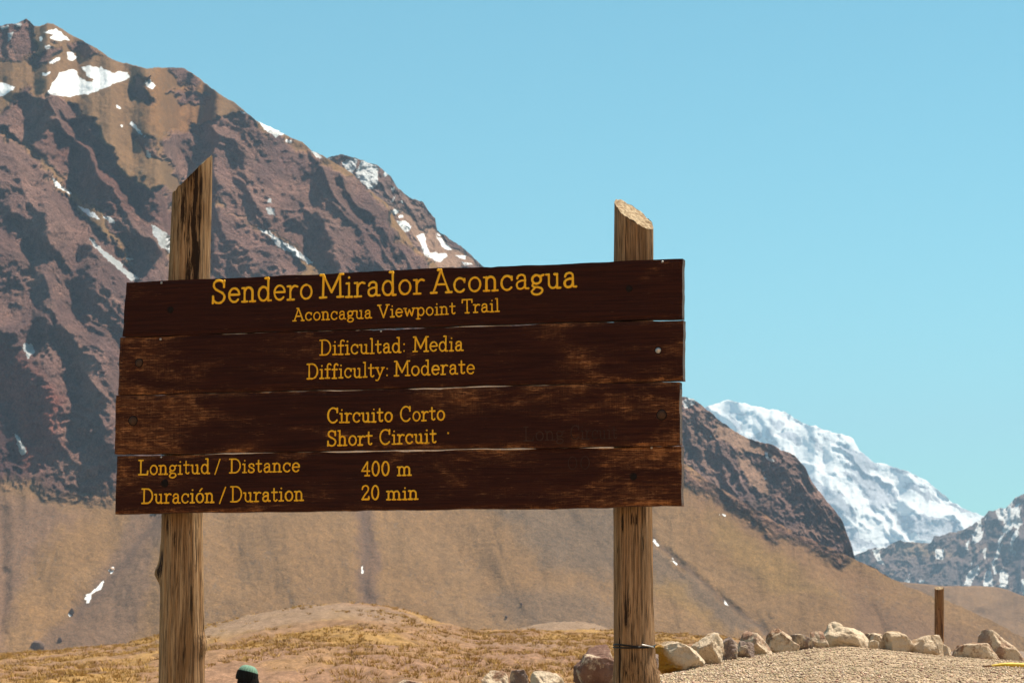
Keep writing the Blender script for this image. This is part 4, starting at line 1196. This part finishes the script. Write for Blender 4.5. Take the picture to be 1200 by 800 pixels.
tube(V, Fc, [(uw + rw * math.cos(a), rw * math.sin(a), wz + 0.004 * math.sin(a * 2)) for a in np.linspace(0, 2 * math.pi, 60)], 0.0028)
tube(V, Fc, [(uw + rw * 1.02 * math.cos(a), rw * 1.02 * math.sin(a), wz - 0.004 + 0.003 * math.sin(a)) for a in np.linspace(FRONT - 1.2, FRONT + 1.4, 30)], 0.0024)
wire = link('wire', mesh_np('wire', V, Fc), M_WIRE, postR)
V, Fc = [], []
tube(V, Fc, [(uw + rw * 1.05 * math.cos(a), rw * 1.05 * math.sin(a), wz + 0.0035 - 0.012 * (a - FRONT - 0.55)) for a in np.linspace(FRONT + 0.55, FRONT + 1.25, 12)], 0.0026)
link('wire_tie', mesh_np('wire_tie', V, Fc), M_STEEL, wire)

# ------------------------------------------------------------------ rocks along the edge of the gravel
def rock_mat(name, a, b, lichen=None, lich_amt=0.5, pale=(0.74, 0.67, 0.56), pale_amt=0.55):
    m = NT(name, 0.92, 0.12)
    v = m.coord()
    n_ = m.noise(v, 9.0, 6, 0.65)
    n_b = m.noise(v, 45.0, 6, 0.7)
    a, b, pale = [tuple(q * k for q, k in zip(t_, (1.0, 0.90, 0.80))) for t_ in (a, b, pale)]
    c = m.mix(m.rng(n_, 0.35, 0.65), a, b)
    n_p = m.noise(m.coord((1, 1, 1), (0, 0, 0), (3, 7, 1)), 6.0, 5, 0.7)
    c = m.mix(m.rng(n_p, 0.62 - 0.3 * pale_amt, 0.72 - 0.3 * pale_amt), c, pale)
    c = m.mix(m.rng(n_b, 0.55, 0.75, 0, 0.55), c, tuple(q * 0.45 for q in a))
    if lichen:
        g_ = m.n('ShaderNodeSeparateXYZ'); tc = m.n('ShaderNodeTexCoord'); m.l(tc.outputs['Generated'], g_.inputs[0])
        # the stain covers one end of the stone
        e = m.math('ADD', m.math('MULTIPLY', n_, 0.5), m.math('SUBTRACT', 0.55, m.math('ADD', m.math('MULTIPLY', g_.outputs[0], 0.75), m.math('MULTIPLY', g_.outputs[2], 0.35))))
        c = m.mix(m.rng(e, 0.28, 0.45), c, lichen)
    m.color(c)
    m.bump(m.math('ADD', n_b, m.math('MULTIPLY', n_, 1.5)), 0.035)
    return m.m
RM = {
 'buff': rock_mat('buff_stone', (0.40, 0.29, 0.2), (0.46, 0.37, 0.28)),
 'pink': rock_mat('pinkish_stone', (0.36, 0.24, 0.19), (0.46, 0.35, 0.29), pale_amt=0.4),
 'grey': rock_mat('grey_stone', (0.24, 0.2, 0.2), (0.34, 0.29, 0.28), pale_amt=0.3),
 'brown': rock_mat('brown_stone', (0.27, 0.17, 0.12), (0.36, 0.25, 0.19), pale_amt=0.45),
 'mauve': rock_mat('mauve_stone', (0.21, 0.13, 0.115), (0.28, 0.19, 0.165), pale_amt=0.15),
 'lichen': rock_mat('lichen_stone', (0.40, 0.32, 0.24), (0.5, 0.42, 0.33), lichen=(0.50, 0.25, 0.035), pale_amt=0.6),
 'white': rock_mat('pale_stone', (0.48, 0.4, 0.32), (0.58, 0.5, 0.42), pale_amt=0.7),
 'dark': rock_mat('dark_stone', (0.1, 0.07, 0.06), (0.16, 0.11, 0.09), pale_amt=0.1),
}
_ico = {}
def ico(sub):
    if sub not in _ico:
        bmi = bmesh.new(); bmesh.ops.create_icosphere(bmi, subdivisions=sub, radius=1.0)
        _ico[sub] = (np.array([v.co[:] for v in bmi.verts]), [tuple(v.index for v in f.verts) for f in bmi.faces]); bmi.free()
    return _ico[sub]
def make_rock(poly, Yr, kind, seed, label, group='stones edging the gravel', sink=0.18, deep=0.95, sub=5, rough=1.0, cat='rock', name='rock', place=True):
    rng = np.random.RandomState(seed)
    D, Fc = ico(sub)
    # the outline at its own distance
    P = np.array([[at(px_, py_, Yr)[0], at(px_, py_, Yr)[2]] for px_, py_ in poly], float)
    zmin = P[:, 1].min(); hgt = P[:, 1].max() - zmin; wid = P[:, 0].max() - P[:, 0].min()
    low = P[:, 1] < zmin + 0.25 * hgt
    P[low, 1] -= sink * hgt
    # centroid
    xx, zz = P[:, 0], P[:, 1]; x2, z2 = np.roll(xx, -1), np.roll(zz, -1)
    cr = xx * z2 - x2 * zz; Aa = cr.sum() / 2
    cx, cz = ((xx + x2) * cr).sum() / (6 * Aa), ((zz + z2) * cr).sum() / (6 * Aa)
    ang_ = np.linspace(-math.pi, math.pi, 241)
    rho = np.zeros(len(ang_))
    for i in range(len(ang_)):
        dx_, dz_ = math.cos(ang_[i]), math.sin(ang_[i]); best = 0
        for k in range(len(P)):
            ax, az = xx[k] - cx, zz[k] - cz; bx, bz = x2[k] - xx[k], z2[k] - zz[k]
            den = dx_ * bz - dz_ * bx
            if abs(den) < 1e-12: continue
            t_ = (ax * bz - az * bx) / den; s_ = (ax * dz_ - az * dx_) / den
            if t_ > 0 and -1e-6 <= s_ <= 1 + 1e-6: best = max(best, t_)
        rho[i] = best
    th = np.arctan2(D[:, 2], D[:, 0]); lat = np.hypot(D[:, 0], D[:, 2])
    rr = np.interp(th, ang_, rho)
    dep = 0.5 * min(wid, hgt * 1.5) * deep
    tt_ = np.arcsin(np.clip(D[:, 1], -1, 1)); ee = 0.45        # squarer than an ellipsoid
    lt_ = np.maximum(np.cos(tt_), 0) ** ee; dp_ = np.sign(tt_) * np.abs(np.sin(tt_)) ** ee
    p = np.stack([np.cos(th) * rr * lt_, dp_ * dep, np.sin(th) * rr * lt_], 1)
    size = 0.5 * (wid + hgt)
    nrm_ = p / (np.linalg.norm(p, axis=1)[:, None] + 1e-9)
    # flat broken faces, mostly on the front and the upper sides
    for k in range(12):
        n_ = rng.randn(3); n_[1] = -abs(n_[1]) * 1.3 if k < 9 else n_[1]; n_ /= np.linalg.norm(n_)
        s_ = p @ n_
        lim = np.percentile(s_, 100) * rng.uniform(0.55, 0.85)
        over = np.maximum(0, s_ - lim)
        p = p - n_[None, :] * (over * 0.96)[:, None]
    q = p / size
    nz_ = 0.055 * fbm3(q + seed * 1.7, 2.4, 5, seed, 0.55) + 0.03 * (1 - np.abs(n3(q[:, 0] * 5, q[:, 1] * 5 + seed, q[:, 2] * 7, seed + 3))) * rough
    nz_ = nz_ - 0.035 * sst(0.8, 0.97, 1 - np.abs(n3(q[:, 0] * 3.1 + q[:, 2] * 1.5, q[:, 1] * 3.1, q[:, 2] * 3.1 + seed, seed + 7)))
    p = p + nrm_ * (nz_ * size * 0.75)[:, None]
    basez = zmin
    o_loc = np.array([cx, Yr, basez])
    V = p + np.array([cx, Yr, cz]) - o_loc
    me = mesh_np(name, V, Fc)
    o = link(name, me, RM[kind])
    o.location = tuple(o_loc)
    tag(o, label, cat, group)
    return o
ROCKS = [
 ([(460, 806), (464, 798), (470, 795), (490, 796), (502, 801), (504, 808)], 10.7, 'pink', 'small pale stone at the bottom edge, left of all the others in the row'),
 ([(566, 808), (566, 796), (575, 786.5), (590, 786), (598, 791), (600, 808)], 11.1, 'brown', 'brown-sided mottled stone, leftmost of the three low stones left of the mauve rock'),
 ([(596, 808), (598, 792), (600, 786), (614, 784), (618, 791), (620, 808)], 11.3, 'grey', 'grey speckled stone wedged between the brown stone and the white block'),
 ([(621, 810), (622, 792), (625, 786), (632, 784.5), (660, 789), (663, 795), (660, 810)], 11.5, 'white', 'low white block of stone left of the large mauve rock'),
 ([(673, 812), (674, 782), (681, 774), (691, 758.5), (708, 754.5), (718, 758), (728, 768), (738, 790), (738, 812)], 12.2, 'mauve', 'large mauve rock with a white top edge behind the foot of the right-hand post'),
 ([(752, 793), (753, 772), (762, 766), (772, 765.5), (775.5, 771), (773, 791), (766, 794)], 12.9, 'grey', 'small grey stone half hidden by the right-hand post'),
 ([(763, 784), (762, 756), (768, 750), (780, 748.5), (796, 751.5), (811, 752), (824, 760), (828.5, 768), (824, 778), (818, 783), (795, 785), (775, 785)], 13.5, 'lichen', 'pale boulder with an orange lichen stain, just right of the right-hand post'),
 ([(806, 772), (807, 750), (814, 747), (835, 742.5), (842, 741.5), (847, 748), (848.5, 762), (846, 772), (838, 776), (824, 778)], 14.2, 'buff', 'buff rounded boulder between the lichen-stained boulder and the grey stone'),
 ([(845, 774), (845, 744), (850, 739.5), (856, 747), (866, 754), (865, 763), (862, 772), (848, 775)], 14.8, 'grey', 'upright grey-mauve stone with a pointed top'),
 ([(858, 766), (858, 740), (866, 736), (879, 735), (888, 739.5), (896, 751), (900, 758), (905.5, 763), (902, 769), (891, 772), (875, 770)], 15.8, 'pink', 'tall rounded pink-brown boulder behind the flat grey block'),
 ([(864, 771), (864, 754), (868, 751), (884, 753), (885, 770), (880, 772)], 15.2, 'grey', 'flat-faced grey block in front of the pink-brown boulder'),
 ([(898, 764), (896, 746), (903, 738), (908, 733), (917, 733), (927, 741), (929, 751), (936, 755), (933, 762), (927, 766), (908, 767)], 16.6, 'brown', 'squat brown boulder with a layered pale cap'),
 ([(927, 761), (927, 744), (938, 742.5), (951, 743), (954.5, 751), (951, 760), (944, 762)], 17.0, 'grey', 'grey-white blocky stone between the layered boulder and the pink stone'),
 ([(951, 759), (951, 741), (958, 740), (967, 741), (975, 748), (979.5, 755), (973, 758.5)], 17.4, 'pink', 'pale pink low stone in front of the long white boulder'),
 ([(962, 757), (959, 738), (963, 730), (968, 724.5), (976, 724.5), (983, 731), (988, 735), (1000, 737), (1013, 741), (1019.5, 747), (1019, 754), (1013, 757.5)], 18.3, 'white', 'long white boulder with a hump, tallest of the far stones'),
 ([(1017, 757.5), (1018, 752), (1024, 749.5), (1030, 752), (1033, 758)], 17.9, 'white', 'tiny white pebble-like stone at the end of the long white boulder'),
 ([(1014, 757), (1015, 742), (1031, 742.5), (1041, 748), (1047.5, 756), (1046, 760), (1030, 760)], 18.6, 'brown', 'low dark brown wedge of stone with a thin bright rim'),
 ([(1038, 759), (1036, 745), (1041, 738), (1046, 733.5), (1052, 735), (1058, 743), (1066, 750), (1078, 761), (1070, 763), (1055, 762)], 18.5, 'buff', 'wedge-shaped stone sloping down to the right with a bright back'),
 ([(1070, 764), (1068, 751), (1079, 747), (1094, 744), (1109, 743.5), (1110.5, 749), (1108.5, 765), (1090, 766)], 18.5, 'buff', 'buff flat-topped stone at the foot of the short wooden post'),
 ([(1106, 766), (1106, 755), (1110, 755), (1114, 760), (1117.5, 768), (1110, 768)], 18.4, 'white', 'thin white stone squeezed between the flat-topped stone and the largest rock'),
 ([(1115, 767), (1116, 759), (1121, 753.5), (1130, 750.5), (1151, 748.5), (1160, 755), (1172, 772), (1154, 773), (1125, 771)], 18.0, 'brown', 'rounded brown stone leaning on the left of the largest rock'),
 ([(1140, 770), (1141, 747), (1155, 737.5), (1164, 739.5), (1175, 750), (1199, 765), (1206, 776), (1172, 776)], 18.5, 'pink', 'largest rock of the row, brown and ridged, near the right edge'),
]
for i, (poly, Yr, kind, label) in enumerate(ROCKS):
    make_rock(poly, Yr, kind, 500 + i * 3, label)

# boulders scattered over the far scree slope
def slope_hit(px_, py_):
    dg = bpy.context.evaluated_depsgraph_get()
    A, T = AT(px_, py_)
    ok, p, n_, i_, ob, mtx = S.ray_cast(dg, (0, 0, CAMZ), Vector((float(A), 1, float(T))).normalized())
    return p, ob
def ray_to(obj_name, px_, py_):
    ob = bpy.data.objects[obj_name]
    A, T = AT(px_, py_)
    ok, p, n_, i_ = ob.ray_cast(Vector((0, 0, CAMZ)), Vector((float(A), 1, float(T))).normalized())
    return p if ok else None
bpy.context.view_layer.update()
SCREE = [(44, 755, 8, 5, 'dark', 'dark jagged boulder low on the scree slope, near the left edge'), (29, 769, 6, 3, 'dark', 'flat dark boulder with a pale top just above the grassy mound at far left'),
         (84, 715, 3.5, 3.5, 'dark', 'small dark boulder in the gully below the thin snow streak'), (70, 748, 2.6, 3, 'dark', 'narrow dark boulder to the right of the jagged one on the scree'),
         (93, 763, 3, 2, 'pink', 'small pale boulder at the foot of the gully'), (131, 666, 3, 2, 'pink', 'pale boulder at the top end of the thin snow streak'),
         (593, 722, 1.6, 1.6, 'dark', 'lone dark boulder on the tan slope left of the right-hand post'), (611, 707, 1.6, 1.4, 'dark', 'dark boulder just above the lone one on the tan slope')]
for i, (px_, py_, hw, hh, kind, label) in enumerate(SCREE):
    p = ray_to('mountain', px_, py_ + hh)
    if p is None: continue
    Yr = p[1] - 1.0
    poly = [(px_ - hw, py_ + hh), (px_ - hw * 0.9, py_ - hh * 0.3), (px_ - hw * 0.3, py_ - hh), (px_ + hw * 0.5, py_ - hh * 0.8), (px_ + hw, py_ - 0.1 * hh), (px_ + hw * 0.9, py_ + hh)]
    make_rock(poly, Yr, kind, 700 + i, label, group='boulders on the scree slope', sub=3, cat='boulder', name='boulder')

# ------------------------------------------------------------------ short wooden post among the rocks
Ysp = 19.3
pb = at(1101, 752, Ysp)
sp_loc = (float(pb[0]), Ysp, float(gxy(pb[0], Ysp)))
mS = post_mat('reddish_weathered_wood', 0.0, 7.0, warm=(0.22, 0.105, 0.055), pale=(0.32, 0.17, 0.09), burnt=(0.03, 0.015, 0.012))
k_ = Ysp / F
hz_ = float(at(1101, 689, Ysp)[2]) - sp_loc[2]
spost = make_post([(-0.2, -1.5 * k_), (0.0, -1.0 * k_), (hz_, 1.0 * k_)], [(-0.2, 5.6 * k_), (hz_, 5.3 * k_)], hz_, hz_ + 0.002, 0.012, 41, mS, -0.2,
                  burn=[(FRONT + 0.45, hz_ * 0.45, 0.35, 0.12, 0.8), (FRONT - 0.3, hz_ * 0.72, 0.2, 0.02, 0.6)], name='marker_post', nseg=40, rows=60)
spost.location = sp_loc
tag(spost, 'short reddish-brown wooden post standing alone behind the stones at the right', 'post')

# ------------------------------------------------------------------ yellow rod lying on the gravel
Yy = 13.2
m_y = simple('yellow_paint', (0.62, 0.44, 0.04), 0.55, 0.3, nscale=14, amp=0.25)
V, Fc = [], []
a0 = at(1160, 787, Yy); a1 = at(1260, 786, Yy)
pts = []
for t_ in np.linspace(0, 1, 40):
    px_ = 1160 + 120 * t_
    X_ = float(at(px_, 787, Yy)[0])
    pts.append((X_, Yy + 0.06 * math.sin(t_ * 3), float(gxy(X_, Yy)) + 0.012 + 0.004 * math.sin(t_ * 9)))
P = np.array(pts)
rad_ = np.interp(np.linspace(0, 1, 40), [0, 0.06, 0.2, 0.4, 1], [0.004, 0.007, 0.011, 0.016, 0.017])
n = 14
for i, p in enumerate(P):
    for k in range(n):
        a = 2 * math.pi * k / n
        V.append((p[0] - P[0, 0], p[1] - P[0, 1] + rad_[i] * 1.2 * math.cos(a), p[2] - P[0, 2] + rad_[i] * math.sin(a)))
for i in range(len(P) - 1):
    for k in range(n):
        Fc.append((i * n + k, (i + 1) * n + k, (i + 1) * n + (k + 1) % n, i * n + (k + 1) % n))
Fc.append(tuple(range(n))); Fc.append(tuple((len(P) - 1) * n + k for k in range(n - 1, -1, -1)))
yrod = link('yellow_rod', mesh_np('yellow_rod', V, Fc), m_y)
yrod.location = tuple(P[0])
tag(yrod, 'yellow tapered rod lying on the gravel at the right edge', 'rod')
V, Fc = [], []
tube(V, Fc, [(-0.035 + 0.045 * t_, 0, -0.004 + 0.004 * t_) for t_ in np.linspace(0, 1, 6)], 0.006)
link('rod_tip', mesh_np('rod_tip', V, Fc), simple('brown_rod_tip', (0.16, 0.09, 0.05)), yrod)

# ------------------------------------------------------------------ loose gravel on the bank (uncountable)
def scatter_stones(n, px0, px1, y0, y1, smin, smax, seed):
    rng = np.random.RandomState(seed)
    D = np.array([(1, 0, 0), (-1, 0, 0), (0, 1, 0), (0, -1, 0), (0, 0, 1), (0, 0, -1)], float)
    Ft = [(4, 0, 2), (4, 2, 1), (4, 1, 3), (4, 3, 0), (5, 2, 0), (5, 1, 2), (5, 3, 1), (5, 0, 3)]
    px_ = rng.uniform(px0, px1, n); Yc = curve(CRESTY, px_)
    Y_ = y0 + (np.minimum(Yc + y1, 40) - y0) * rng.rand(n)
    A_ = (px_ - 600) / F; X_ = A_ * Y_
    Z_ = gxy(X_, Y_)
    sz = smin * (smax / smin) ** (rng.rand(n) ** 2.2)
    V = np.zeros((n, len(D), 3)); 
    for k in range(len(D)):
        V[:, k] = D[k] * (1 + 0.28 * rng.randn(n, 3)) * sz[:, None] * np.array([1.2, 1.1, 0.8])
    ra = rng.uniform(0, 6.28, n); c_, s_ = np.cos(ra)[:, None], np.sin(ra)[:, None]
    vx = V[..., 0] * c_ - V[..., 1] * s_; vy = V[..., 0] * s_ + V[..., 1] * c_
    V[..., 0], V[..., 1] = vx + X_[:, None], vy + Y_[:, None]
    V[..., 2] += (Z_ + sz * 0.25)[:, None]
    Fall = (np.array(Ft)[None] + (np.arange(n) * len(D))[:, None, None]).reshape(-1, 3)
    col = np.array([0.36, 0.272, 0.188])[None] * (0.75 + 0.6 * rng.rand(n, 1)) * (1 + 0.05 * rng.randn(n, 3))
    wh = rng.rand(n) < 0.12; col[wh] = np.array([0.6, 0.49, 0.37])
    dk = rng.rand(n) < 0.06; col[dk] = np.array([0.16, 0.09, 0.07])
    return V.reshape(-1, 3), Fall, np.repeat(col.clip(0.03, 0.75), len(D), 0)
V1, F1, C1 = scatter_stones(70000, 560, 1420, 9.0, 0.6, 0.0022, 0.0085, 61)
me = bpy.data.meshes.new('gravel')
me.vertices.add(len(V1)); me.vertices.foreach_set('co', V1.reshape(-1).astype(np.float32))
me.loops.add(F1.size); me.loops.foreach_set('vertex_index', F1.reshape(-1).astype(np.int32))
me.polygons.add(len(F1)); me.polygons.foreach_set('loop_start', (np.arange(len(F1)) * 3).astype(np.int32))
me.update(calc_edges=True)
attr_col(me, 'col', C1)
gm = NT('gravel_stone', 0.9, 0.15); gm.color(gm.attr('col').outputs['Color'])
tag(link('gravel', me, gm.m), 'loose pinkish gravel strewn over the bank', 'gravel', kind='stuff')

# ------------------------------------------------------------------ dry tussock grass on the mound (uncountable)
def tussocks(n, seed):
    rng = np.random.RandomState(seed)
    px_ = rng.uniform(-260, 980, n)
    Y_ = 27 + (100 - 27) * rng.rand(n) ** 0.8
    A_ = (px_ - 600) / F; X_ = A_ * Y_
    dens = fbm(X_ / 2.2, Y_ / 4.5, 4, 421)
    greyz = np.exp(-((px_ - 330) / 130.0) ** 2) * np.exp(-((Y_ - 76) / 13.0) ** 2)
    keep = (dens + 0.9 * rng.rand(n) - 0.25 - 1.1 * greyz) > -0.05
    px_, Y_, X_ = px_[keep], Y_[keep], X_[keep]; n = len(X_)
    Z_ = gxy(X_, Y_)
    hh = rng.uniform(0.03, 0.11, n) * (0.7 + 0.5 * rng.rand(n))
    nb = 16
    V = np.zeros((n, nb, 3, 3)); 
    for b in range(nb):
        a = rng.uniform(0, 6.28, n); rr = hh * rng.uniform(0.0, 0.9, n); lean = hh * rng.uniform(0.2, 1.2, n); wv = 0.005 + 0.007 * rng.rand(n)
        bx, by = X_ + rr * np.cos(a), Y_ + rr * np.sin(a)
        pa = rng.uniform(0, 6.28, n)
        V[:, b, 0] = np.stack([bx - wv * np.cos(pa), by - wv * np.sin(pa), Z_ - 0.02], 1)
        V[:, b, 1] = np.stack([bx + wv * np.cos(pa), by + wv * np.sin(pa), Z_ - 0.02], 1)
        V[:, b, 2] = np.stack([bx + lean * np.cos(a), by + lean * np.sin(a), Z_ + hh * rng.uniform(0.5, 1.1, n)], 1)
    base = np.array([0.42, 0.268, 0.09])[None] * (0.75 + 0.45 * rng.rand(n, 1))
    g2 = rng.rand(n) < 0.10; base[g2] = np.array([0.20, 0.12, 0.05])
    col = np.repeat(base, nb * 3, 0)
    return V.reshape(-1, 3), col
V2, C2 = tussocks(30000, 71)
F2 = np.arange(len(V2)).reshape(-1, 3)
me = bpy.data.meshes.new('dry_grass')
me.vertices.add(len(V2)); me.vertices.foreach_set('co', V2.reshape(-1).astype(np.float32))
me.loops.add(F2.size); me.loops.foreach_set('vertex_index', F2.reshape(-1).astype(np.int32))
me.polygons.add(len(F2)); me.polygons.foreach_set('loop_start', (np.arange(len(F2)) * 3).astype(np.int32))
me.update(calc_edges=True)
attr_col(me, 'col', C2)
gm2 = NT('straw_grass', 0.85, 0.1); gm2.color(gm2.attr('col').outputs['Color'])
tag(link('dry_grass', me, gm2.m), 'yellow dry tussock grass over the low mound', 'grass', kind='stuff')

# ------------------------------------------------------------------ hiker below the bank: only the top of the hat shows
Yh = 26.0
hx = float(at(290, 780, Yh)[0]); htop = float(at(290, 779, Yh)[2])
gzh = float(gxy(hx, Yh))
HT = htop - gzh                                   # standing height including the hat
sc_ = HT / 1.80
def skin_body(name):
    me = bpy.data.meshes.new(name)
    J = {'pelvis': (0, 0, .95, .125), 'waist': (0, .01, 1.12, .12), 'chest': (0, .015, 1.32, .145), 'neckb': (0, 0, 1.47, .075), 'neck': (0, -.01, 1.53, .055), 'head1': (0, -.015, 1.60, .075), 'head2': (0, -.012, 1.68, .088), 'head3': (0, 0, 1.745, .06)}
    for s, q in ((1, 'l'), (-1, 'r')):
        J.update({'sh' + q: (s * .17, .01, 1.42, .07), 'el' + q: (s * .235, .05, 1.14, .048), 'wr' + q: (s * .225, -.06, .93, .034), 'ha' + q: (s * .22, -.09, .87, .035),
                  'hip' + q: (s * .09, 0, .88, .095), 'kn' + q: (s * .1, -.02 - .05 * s, .5, .062), 'an' + q: (s * .1, .03 + .04 * s, .1, .045), 'fo' + q: (s * .11, -.12 + .04 * s, .045, .04)})
        for fi, (ox, ln) in enumerate(((-.022, .07), (-.008, .082), (.007, .077), (.021, .062))):
            J['k%d%s' % (fi, q)] = (s * .215 + ox * 0.3, -.10 + ox, .82, .0095); J['t%d%s' % (fi, q)] = (s * .205 + ox * 0.3, -.092 + ox, .82 - ln * .7, .008)
        J['th' + q] = (s * .19, -.125, .85, .011); J['tt' + q] = (s * .185, -.135, .81, .009)
    E = [('pelvis', 'waist'), ('waist', 'chest'), ('chest', 'neckb'), ('neckb', 'neck'), ('neck', 'head1'), ('head1', 'head2'), ('head2', 'head3')]
    for q in 'lr':
        E += [('chest', 'sh' + q), ('sh' + q, 'el' + q), ('el' + q, 'wr' + q), ('wr' + q, 'ha' + q), ('pelvis', 'hip' + q), ('hip' + q, 'kn' + q), ('kn' + q, 'an' + q), ('an' + q, 'fo' + q), ('ha' + q, 'th' + q), ('th' + q, 'tt' + q)]
        for fi in range(4): E += [('ha' + q, 'k%d%s' % (fi, q)), ('k%d%s' % (fi, q), 't%d%s' % (fi, q))]
    ks = list(J)
    me.from_pydata([J[k][:3] for k in ks], [(ks.index(a), ks.index(b)) for a, b in E], [])
    o = bpy.data.objects.new(name, me); COL.objects.link(o)
    md = o.modifiers.new('skin', 'SKIN')
    for i, k in enumerate(ks):
        sv = me.skin_vertices[0].data[i]; sv.radius = (J[k][3], J[k][3] * (0.72 if k in ('chest', 'waist', 'pelvis') else 1.0)); sv.use_root = (k == 'pelvis')
    ss = o.modifiers.new('sub', 'SUBSURF'); ss.levels = 2; ss.render_levels = 2
    dg = bpy.context.evaluated_depsgraph_get()
    nm = bpy.data.meshes.new_from_object(o.evaluated_get(dg))
    bpy.data.objects.remove(o)
    nm.name = name
    return nm
body = skin_body('person')
M_SKIN = simple('skin', (0.42, 0.25, 0.18), 0.6, 0.3, amp=0.08); M_JKT = simple('dark_jacket', (0.02, 0.022, 0.028), 0.8, amp=0.2, nscale=25); M_TRO = simple('grey_trousers', (0.06, 0.058, 0.055), 0.85, nscale=25)
M_SHOE = simple('brown_boots', (0.05, 0.03, 0.02), 0.6)
body.materials.clear()
for mm in (M_SKIN, M_JKT, M_TRO, M_SHOE): body.materials.append(mm)
for p in body.polygons:
    c_ = p.center
    p.use_smooth = True
    if c_.z > 1.50: p.material_index = 0
    elif c_.z < 0.12: p.material_index = 3
    elif abs(c_.x) > 0.16 and c_.z < 0.93: p.material_index = 0
    elif c_.z < 0.92 : p.material_index = 2
    else: p.material_index = 1
person = bpy.data.objects.new('person', body); COL.objects.link(person)
person.location = (hx, Yh, gzh); person.scale = (sc_, sc_, sc_); person.rotation_euler = (0, 0, R(180 + 25))
tag(person, 'person in a ribbed green knit hat, cut off at the bottom edge of the photo', 'person')
# face: nose, ears, eyes
def blob(V, Fc, c, r, sub=2):
    D, F_ = ico(sub); b = len(V)
    for d in D: V.append((c[0] + d[0] * r[0], c[1] + d[1] * r[1], c[2] + d[2] * r[2]))
    for f in F_: Fc.append(tuple(b + i for i in f))
M_EYE = simple('dark_eyes', (0.02, 0.015, 0.01), 0.2)
for nm_, c_, r_, mt_ in (('nose', (0, -.108, 1.625), (.013, .016, .024), M_SKIN), ('ear', (.088, 0, 1.635), (.01, .018, .028), M_SKIN), ('ear', (-.088, 0, 1.635), (.01, .018, .028), M_SKIN),
                         ('mouth', (0, -.098, 1.585), (.022, .006, .006), M_SKIN), ('eye', (.033, -.098, 1.655), (.011, .006, .007), M_EYE), ('eye', (-.033, -.098, 1.655), (.011, .006, .007), M_EYE)):
    V, Fc = [], []
    blob(V, Fc, c_, r_)
    link(nm_, mesh_np(nm_, V, Fc), mt_, person)
# hair at the nape and ribbed hat
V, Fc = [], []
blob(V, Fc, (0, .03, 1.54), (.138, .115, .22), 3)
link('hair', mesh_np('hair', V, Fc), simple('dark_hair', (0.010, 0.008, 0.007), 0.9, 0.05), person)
def hat_shell(z0, z1, r0, closed, ribs, amp, rows=22, nseg=168):
    V, Fc = [], []
    for j in range(rows + 1):
        q = j / rows
        if closed:
            z_ = z0 + (z1 - z0) * math.sin(q * math.pi / 2); rad = r0 * math.cos(q * math.pi / 2) ** 0.7 + 0.0015
        else:
            z_ = z0 + (z1 - z0) * q; rad = r0 + 0.006 * math.sin(q * math.pi)
        for k in range(nseg):
            a = 2 * math.pi * k / nseg
            rb = 1 + amp * math.cos(a * ribs) * min(1, rad / 0.05)
            V.append((rad * rb * math.cos(a), rad * 1.06 * rb * math.sin(a) + 0.004, z_))
    for j in range(rows):
        for k in range(nseg):
            Fc.append((j * nseg + k, j * nseg + (k + 1) % nseg, (j + 1) * nseg + (k + 1) % nseg, (j + 1) * nseg + k))
    if closed: Fc.append(tuple(rows * nseg + k for k in range(nseg)))
    return V, Fc
V, Fc = hat_shell(-0.005, 0.105, 0.116, True, 22, 0.03)
hat = link('knit_hat', mesh_np('knit_hat', V, Fc), simple('green_knit', (0.16, 0.28, 0.215), 0.95, 0.05, nscale=80, amp=0.3), person)
hat.location = (0, 0, 1.695)
hat.rotation_euler = (0, R(-14), 0)
V, Fc = hat_shell(-0.075, 0.03, 0.119, False, 21, 0.02, rows=10)  # black shell round the lower part of the hat
link('hat_lower', mesh_np('hat_lower', V, Fc), simple('hat_lower_black', (0.012, 0.013, 0.012), 0.95, 0.05, nscale=80, amp=0.3), hat)
